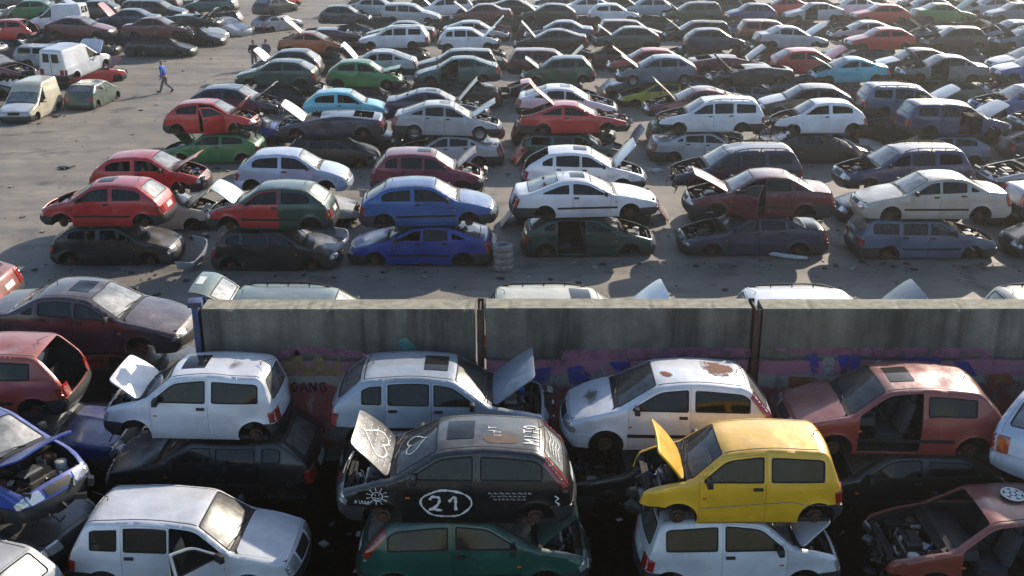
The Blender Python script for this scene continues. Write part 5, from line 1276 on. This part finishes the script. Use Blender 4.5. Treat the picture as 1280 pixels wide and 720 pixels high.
def person(loc, rz, pose, jacket, trousers, hair, label):
    """faces local +x"""
    e = thing('person', label, 'person', loc, rz)
    if pose == 'walk':
        lean = .10; hips = (0, 0, .92); kn = [(.14, .09, .50), (.02, -.09, .49)]; an = [(.30, .09, .09), (-.36, -.09, .20)]; toe = [(.46, .10, .06), (-.24, -.10, .06)]
        el = [(-.10+lean, .30, 1.10), (.12+lean, -.30, 1.10)]; ha = [(-.02+lean, .30, .86), (.30+lean, -.27, .92)]
    else:
        lean = .02; hips = (0, 0, .93); kn = [(.02, .11, .50), (.02, -.11, .50)]; an = [(0, .12, .09), (0, -.12, .09)]; toe = [(.16, .14, .05), (.16, -.14, .05)]
        el = [(0, .28, 1.12), (0, -.28, 1.12)]; ha = [(.16, .22, .95), (.16, -.22, .95)]
    ch = (lean*.8, 0, 1.30); nk = (lean*1.1, 0, 1.49); hd = (lean*1.3+.02, 0, 1.60); tp = (lean*1.3+.02, 0, 1.70)
    J = [hips, (lean*.4, 0, 1.10), ch, nk, hd, tp]; rd = [(.15, .11), (.14, .10), (.16, .11), (.055, .055), (.085, .095), (.065, .08)]; Eg = [(i, i+1) for i in range(5)]
    for s_, kk, aa, tt, ee, hh in zip((1, -1), kn, an, toe, el, ha):
        b_ = len(J); J += [(0, s_*.09, .84), kk, aa, tt]; rd += [.085, .058, .042, .035]; Eg += [(0, b_), (b_, b_+1), (b_+1, b_+2), (b_+2, b_+3)]
        c_ = len(J); hv = Vector(hh)-Vector(ee); hv.normalize(); J += [(lean*.8, s_*.19, 1.40), ee, hh, tuple(Vector(hh)+hv*.08)]; rd += [.055, .042, .032, .035]; Eg += [(2, c_), (c_, c_+1), (c_+1, c_+2), (c_+2, c_+3)]
        for f_ in range(5):
            g_ = len(J); o1 = Vector(hh)+hv*(.08 if f_ else .02)+Vector(((f_-2)*.018, 0, 0)) if f_ else Vector(hh)+hv*.03+Vector((.03, 0, 0))
            J += [tuple(o1+hv*.03), tuple(o1+hv*(.06+.008*(2-abs(f_-2)))+Vector((.012, 0, 0)))]; rd += [.011, .009]; Eg += [(c_+3 if f_ else c_+2, g_), (g_, g_+1)]
    skin('body', J, Eg, rd, 'skin', e, 1)
    # jacket with sleeves
    J = [(lean*.2, 0, .86), (lean*.4, 0, 1.10), ch, (lean*1.05, 0, 1.45)]; rd = [(.175, .13), (.165, .125), (.185, .135), (.08, .08)]; Eg = [(0, 1), (1, 2), (2, 3)]
    for s_, ee, hh in zip((1, -1), el, ha):
        c_ = len(J); J += [(lean*.8, s_*.20, 1.40), ee, hh]; rd += [.078, .06, .046]; Eg += [(2, c_), (c_, c_+1), (c_+1, c_+2)]
    skin('jacket', J, Eg, rd, jacket, e)
    J = [(0, 0, .93)]; rd = [(.165, .125)]; Eg = []
    for s_, kk, aa in zip((1, -1), kn, an):
        b_ = len(J); J += [(0, s_*.09, .82), kk, aa]; rd += [.10, .078, .062]; Eg += [(0, b_), (b_, b_+1), (b_+1, b_+2)]
    skin('trousers', J, Eg, rd, trousers, e)
    for aa, tt in zip(an, toe):
        mb = MB(); c_ = (Vector(aa)+Vector(tt))/2; d_ = Vector(tt)-Vector(aa)
        mb.box((c_.x, c_.y, c_.z-.01), (.29, .10, .09), M4=Matrix.Rotation(-math.atan2(d_.z+.03, d_.x), 4, 'Y'), taper=.85); link('shoe', mb.mesh('shoe', ['shoe'], bevel=.025), e)
    mb = MB(); bm_ = bmesh.new(); bmesh.ops.create_uvsphere(bm_, u_segments=14, v_segments=10, radius=1.)
    V = [v.co.copy() for v in bm_.verts]; F = [[v.index for v in f.verts] for f in bm_.faces]; bm_.free()
    hx = hd[0]-.02; keep = [f for f in F if not any(V[i].x > .35 and V[i].z < .55 for i in f) and not any(V[i].z < -.45 for i in f)]
    mb.add([(hx+v.x*.105, v.y*.088, 1.655+v.z*.105) for v in V], keep); link('hair', mb.mesh('hair', [hair]), e)
    mb = MB(); fx = hd[0]+.085
    mb.box((fx+.012, 0, 1.625), (.03, .025, .05), taper=.6); 
    for s_ in (1, -1): mb.box((hd[0], s_*.092, 1.63), (.045, .02, .06)); 
    link('face_features', mb.mesh('nose', ['skin'], bevel=.006), e)
    mb = MB()
    for s_ in (1, -1): mb.box((fx-.002, s_*.033, 1.655), (.012, .022, .012))
    mb.box((fx-.004, 0, 1.583), (.012, .045, .008)); link('eyes_and_mouth', mb.mesh('eyes', ['vest_dark'], bevel=.003), e)
    return e
p = at(208, 116, 0); person((p.x, p.y, 0), math.pi-.25, 'walk', 'jacket_blue', 'trousers_grey', 'hair_grey', 'grey-haired man in a blue jacket walking alone across the open concrete')
p = at(316, 53, 1.6); person((p.x, p.y, 0), -1.2, 'stand', 'vest_dark', 'trousers_grey', 'hair_dark', 'standing man in a dark top, left of two men behind the navy hatchback')
p = at(331, 53, 1.6); person((p.x, p.y+.3, 0), -1.9, 'stand', 'shirt_check', 'trousers_grey', 'hair_dark', 'standing man in a purple checked shirt, right of two men behind the hatchback')

# ------------------------------------------------------------------ haze
m = bpy.data.materials.new('air'); m.use_nodes = True; n = m.node_tree; n.nodes.remove(n.nodes['Principled BSDF'])
pvol = nd(n, 'ShaderNodeVolumePrincipled'); pvol.inputs['Density'].default_value = .0009; pvol.inputs['Anisotropy'].default_value = .75; pvol.inputs['Color'].default_value = (.95, .93, .88, 1)
n.links.new(pvol.outputs[0], n.nodes['Material Output'].inputs['Volume']); M['air'] = m
mb = MB(); mb.box((0, 430, 6.5), (1010, 980, 15)); hz = link('haze', mb.mesh('haze', ['air'], smooth=0)); tag(hz, kind='stuff')

# ------------------------------------------------------------------ labels: each one singles out one car
CN = dict(bright_red='bright red', brown_red='brown red', dusty_red='faded red', silver_blue='silver blue', pale_blue='pale blue', bright_blue='bright blue', dark_green='dark green', grass_green='bright green', slate_blue='slate blue',
          teal_green='dark green', grey_green='grey green', charcoal='charcoal', charcoal_blue='dark blue', slate_grey='slate grey', bright_navy='dark blue', plum='dark plum', lime='lime yellow', cream='cream', pale_green='pale green', navy='navy', crimson='dark red', navy_blue='navy', orange_red='orange red')
KN = {'mini': 'boxy city car', 'boxhatch': 'five-door hatchback', 'corsa3': 'small three-door hatchback', 'corsa5': 'small five-door hatchback', 'punto': 'three-door hatchback', 'tipo': 'five-door hatchback', 'tipo3': 'three-door hatchback', 'astra3': 'three-door hatchback',
      'astra5': 'five-door hatchback', 'estate': 'estate', 'saloon': 'saloon', 'liftback': 'liftback', 'coupe': 'coupe', 'tigra': 'small coupe', 'van': 'panel van', 'crushed': 'flattened car'}
ORD = ['', 'first', 'second', 'third', 'fourth', 'fifth', 'sixth', 'seventh', 'eighth', 'ninth', 'tenth', 'eleventh', 'twelfth', 'thirteenth', 'fourteenth', 'fifteenth', 'sixteenth', 'seventeenth', 'eighteenth']
def short(c): return CN.get(c['colour'], c['colour'].replace('_', ' '))+' '+{'estate': 'estate', 'saloon': 'saloon', 'liftback': 'liftback', 'coupe': 'coupe', 'tigra': 'coupe', 'van': 'van', 'crushed': 'wreck', 'mini': 'city car'}.get(c['tp'], 'hatchback')
def state(c):
    f = c['flags']
    if 't' in f: return 'with raised tailgate' if T[c['tp']]['hatch'] else 'with raised boot lid'
    if 'o' in f: return 'with open door'
    if 'd' in f or 'e' in f: return 'missing a door'
    if 'b' in f: return 'with raised bonnet'
    if 'T' in f: return 'missing its tailgate'
    if 'B' in f: return 'missing its bonnet'
    return ''
def look(c):
    return (CN.get(c['colour'], c['colour'].replace('_', ' '))+' '+KN[c['tp']]+' '+state(c)).strip()
def rowname(r):
    if r == 1: return 'just behind the wall'
    if r in (30, 31): return 'in the foreground'
    if 2 <= r <= 13: return '%s row past the wall' % ORD[r]
    if r == 19: return 'at left edge of the open lane'
    return 'in the %s left-hand row' % ORD[max(1, r-19)]
RN = {}
for c in CARS: RN.setdefault((c.get('row', 0), c.get('lvl', 0)), []).append(c)
for k2, L_ in RN.items():
    L_.sort(key=lambda c: c['X'])
    for i, c in enumerate(L_): c['i'] = i; c['n'] = len(L_); c['left'] = L_[i-1] if i else None; c['right'] = L_[i+1] if i+1 < len(L_) else None
def cands(c):
    a = look(c); mt = c.get('mate'); r = rowname(c['row'])
    on = ''
    if mt: on = (' on ' if c['lvl'] else ' under ')+short(mt)
    col_ = CN.get(c['colour'], c['colour'].replace('_', ' '))+' '+KN[c['tp']]
    yield a+on+', '+r
    if c['left']: yield col_+on+', right of '+short(c['left'])+', '+r
    if c['right']: yield col_+on+', left of '+short(c['right'])+', '+r
    yield short(c)+(' on top' if c['lvl'] else ' at the bottom')+', '+ORD[c['i']+1]+' from left, '+r
used = set(); SPECIAL = {}
def special(e, l): SPECIAL[e.name] = l
special(MITO, 'black three-door hatchback chalked with 21, hearts and a sun, bonnet raised')
special(YEL, 'yellow boxy city car with raised bonnet on a white one')
special(HUBCAR, 'stripped brown red hatchback with a wheel cover on its roof')
special(PUNTO, 'white three-door hatchback with a rust patch on its roof by the wall')
special(GREENCORSA['e'], 'dark green hatchback with red door and wing, pale bonnet raised')
special(wm, 'white boxy city car with bonnet raised and sunroof, left end of wall')
special(bx_, 'white five-door hatchback with open front door at bottom left')
for c in CARS:
    if c['e'].name in SPECIAL: l = SPECIAL[c['e'].name]
    elif c['tp'] == 'van' and c['row'] == 19: l = 'white panel van tilted on a red hatchback with its bonnet raised' if c['lvl'] else 'dirty cream box van parked beside the open lane at left'
    else:
        l = None
        for q in cands(c):
            if q not in used and len(q.split()) <= 16: l = q; break
        if l is None: l = short(c)+' '+ORD[c['i']+1]+' from left, '+rowname(c['row'])
    used.add(l); c['e']['label'] = l
    if c['tp'] == 'van': c['e']['category'] = 'van'
for o, cn, k, a, b in LOOSE:
    l = 'loose %s %s wedged between the stacks with the %s and the %s' % (cn.replace('_', ' '), k, short(a.get('mate', a)), short(b.get('mate', b)))
    if l in used or len(l.split()) > 16: l = 'loose %s %s beside the %s stack, %s' % (cn.replace('_', ' '), k, short(a.get('mate', a)), rowname(a['row']))
    used.add(l); tag(o, l, 'car part', 'loose panels between the stacks')
import collections
_d = collections.defaultdict(list)
for r_, tp_, q_, x_ in FIT: _d[r_].append(q_)
print('NCARS', len(CARS), 'OBJ', len(bpy.data.objects), 'LABELS', len(used))
# overlap report
def obb(c):
    s_ = MESH[c['tp']]['shape']; e = c['e']; a = e.rotation_euler.z; ca, sa = math.cos(a), math.sin(a); q = []
    for x, y in ((-1, -1), (1, -1), (1, 1), (-1, 1)): X_, Y_ = x*(s_.L/2-.08), y*(s_.hw-.06); q.append((e.location.x+X_*ca-Y_*sa, e.location.y+X_*sa+Y_*ca))
    return arr(q)
def sep(A, B):
    m_ = -1e9
    for P in (A, B):
        for i in range(4):
            d = P[(i+1) % 4]-P[i]; nn = arr((d[1], -d[0]))/np.hypot(*d); a = A@nn; b = B@nn; m_ = max(m_, max(b.min()-a.max(), a.min()-b.max()))
    return m_
if __name__ != '__main__' or True:
    OB = [obb(c) for c in CARS]
    for i in range(len(CARS)):
        for j in range(i+1, len(CARS)):
            if abs(CARS[i]['Z']-CARS[j]['Z']) < .8 and np.hypot(*(OB[i].mean(0)-OB[j].mean(0))) < 5:
                s_ = sep(OB[i], OB[j])
                if s_ < -.12: print('OVER', round(s_, 2), CARS[i]['row'], CARS[j]['row'], CARS[i]['lvl'], CARS[i]['e']['label'], '|', CARS[j]['e']['label'])
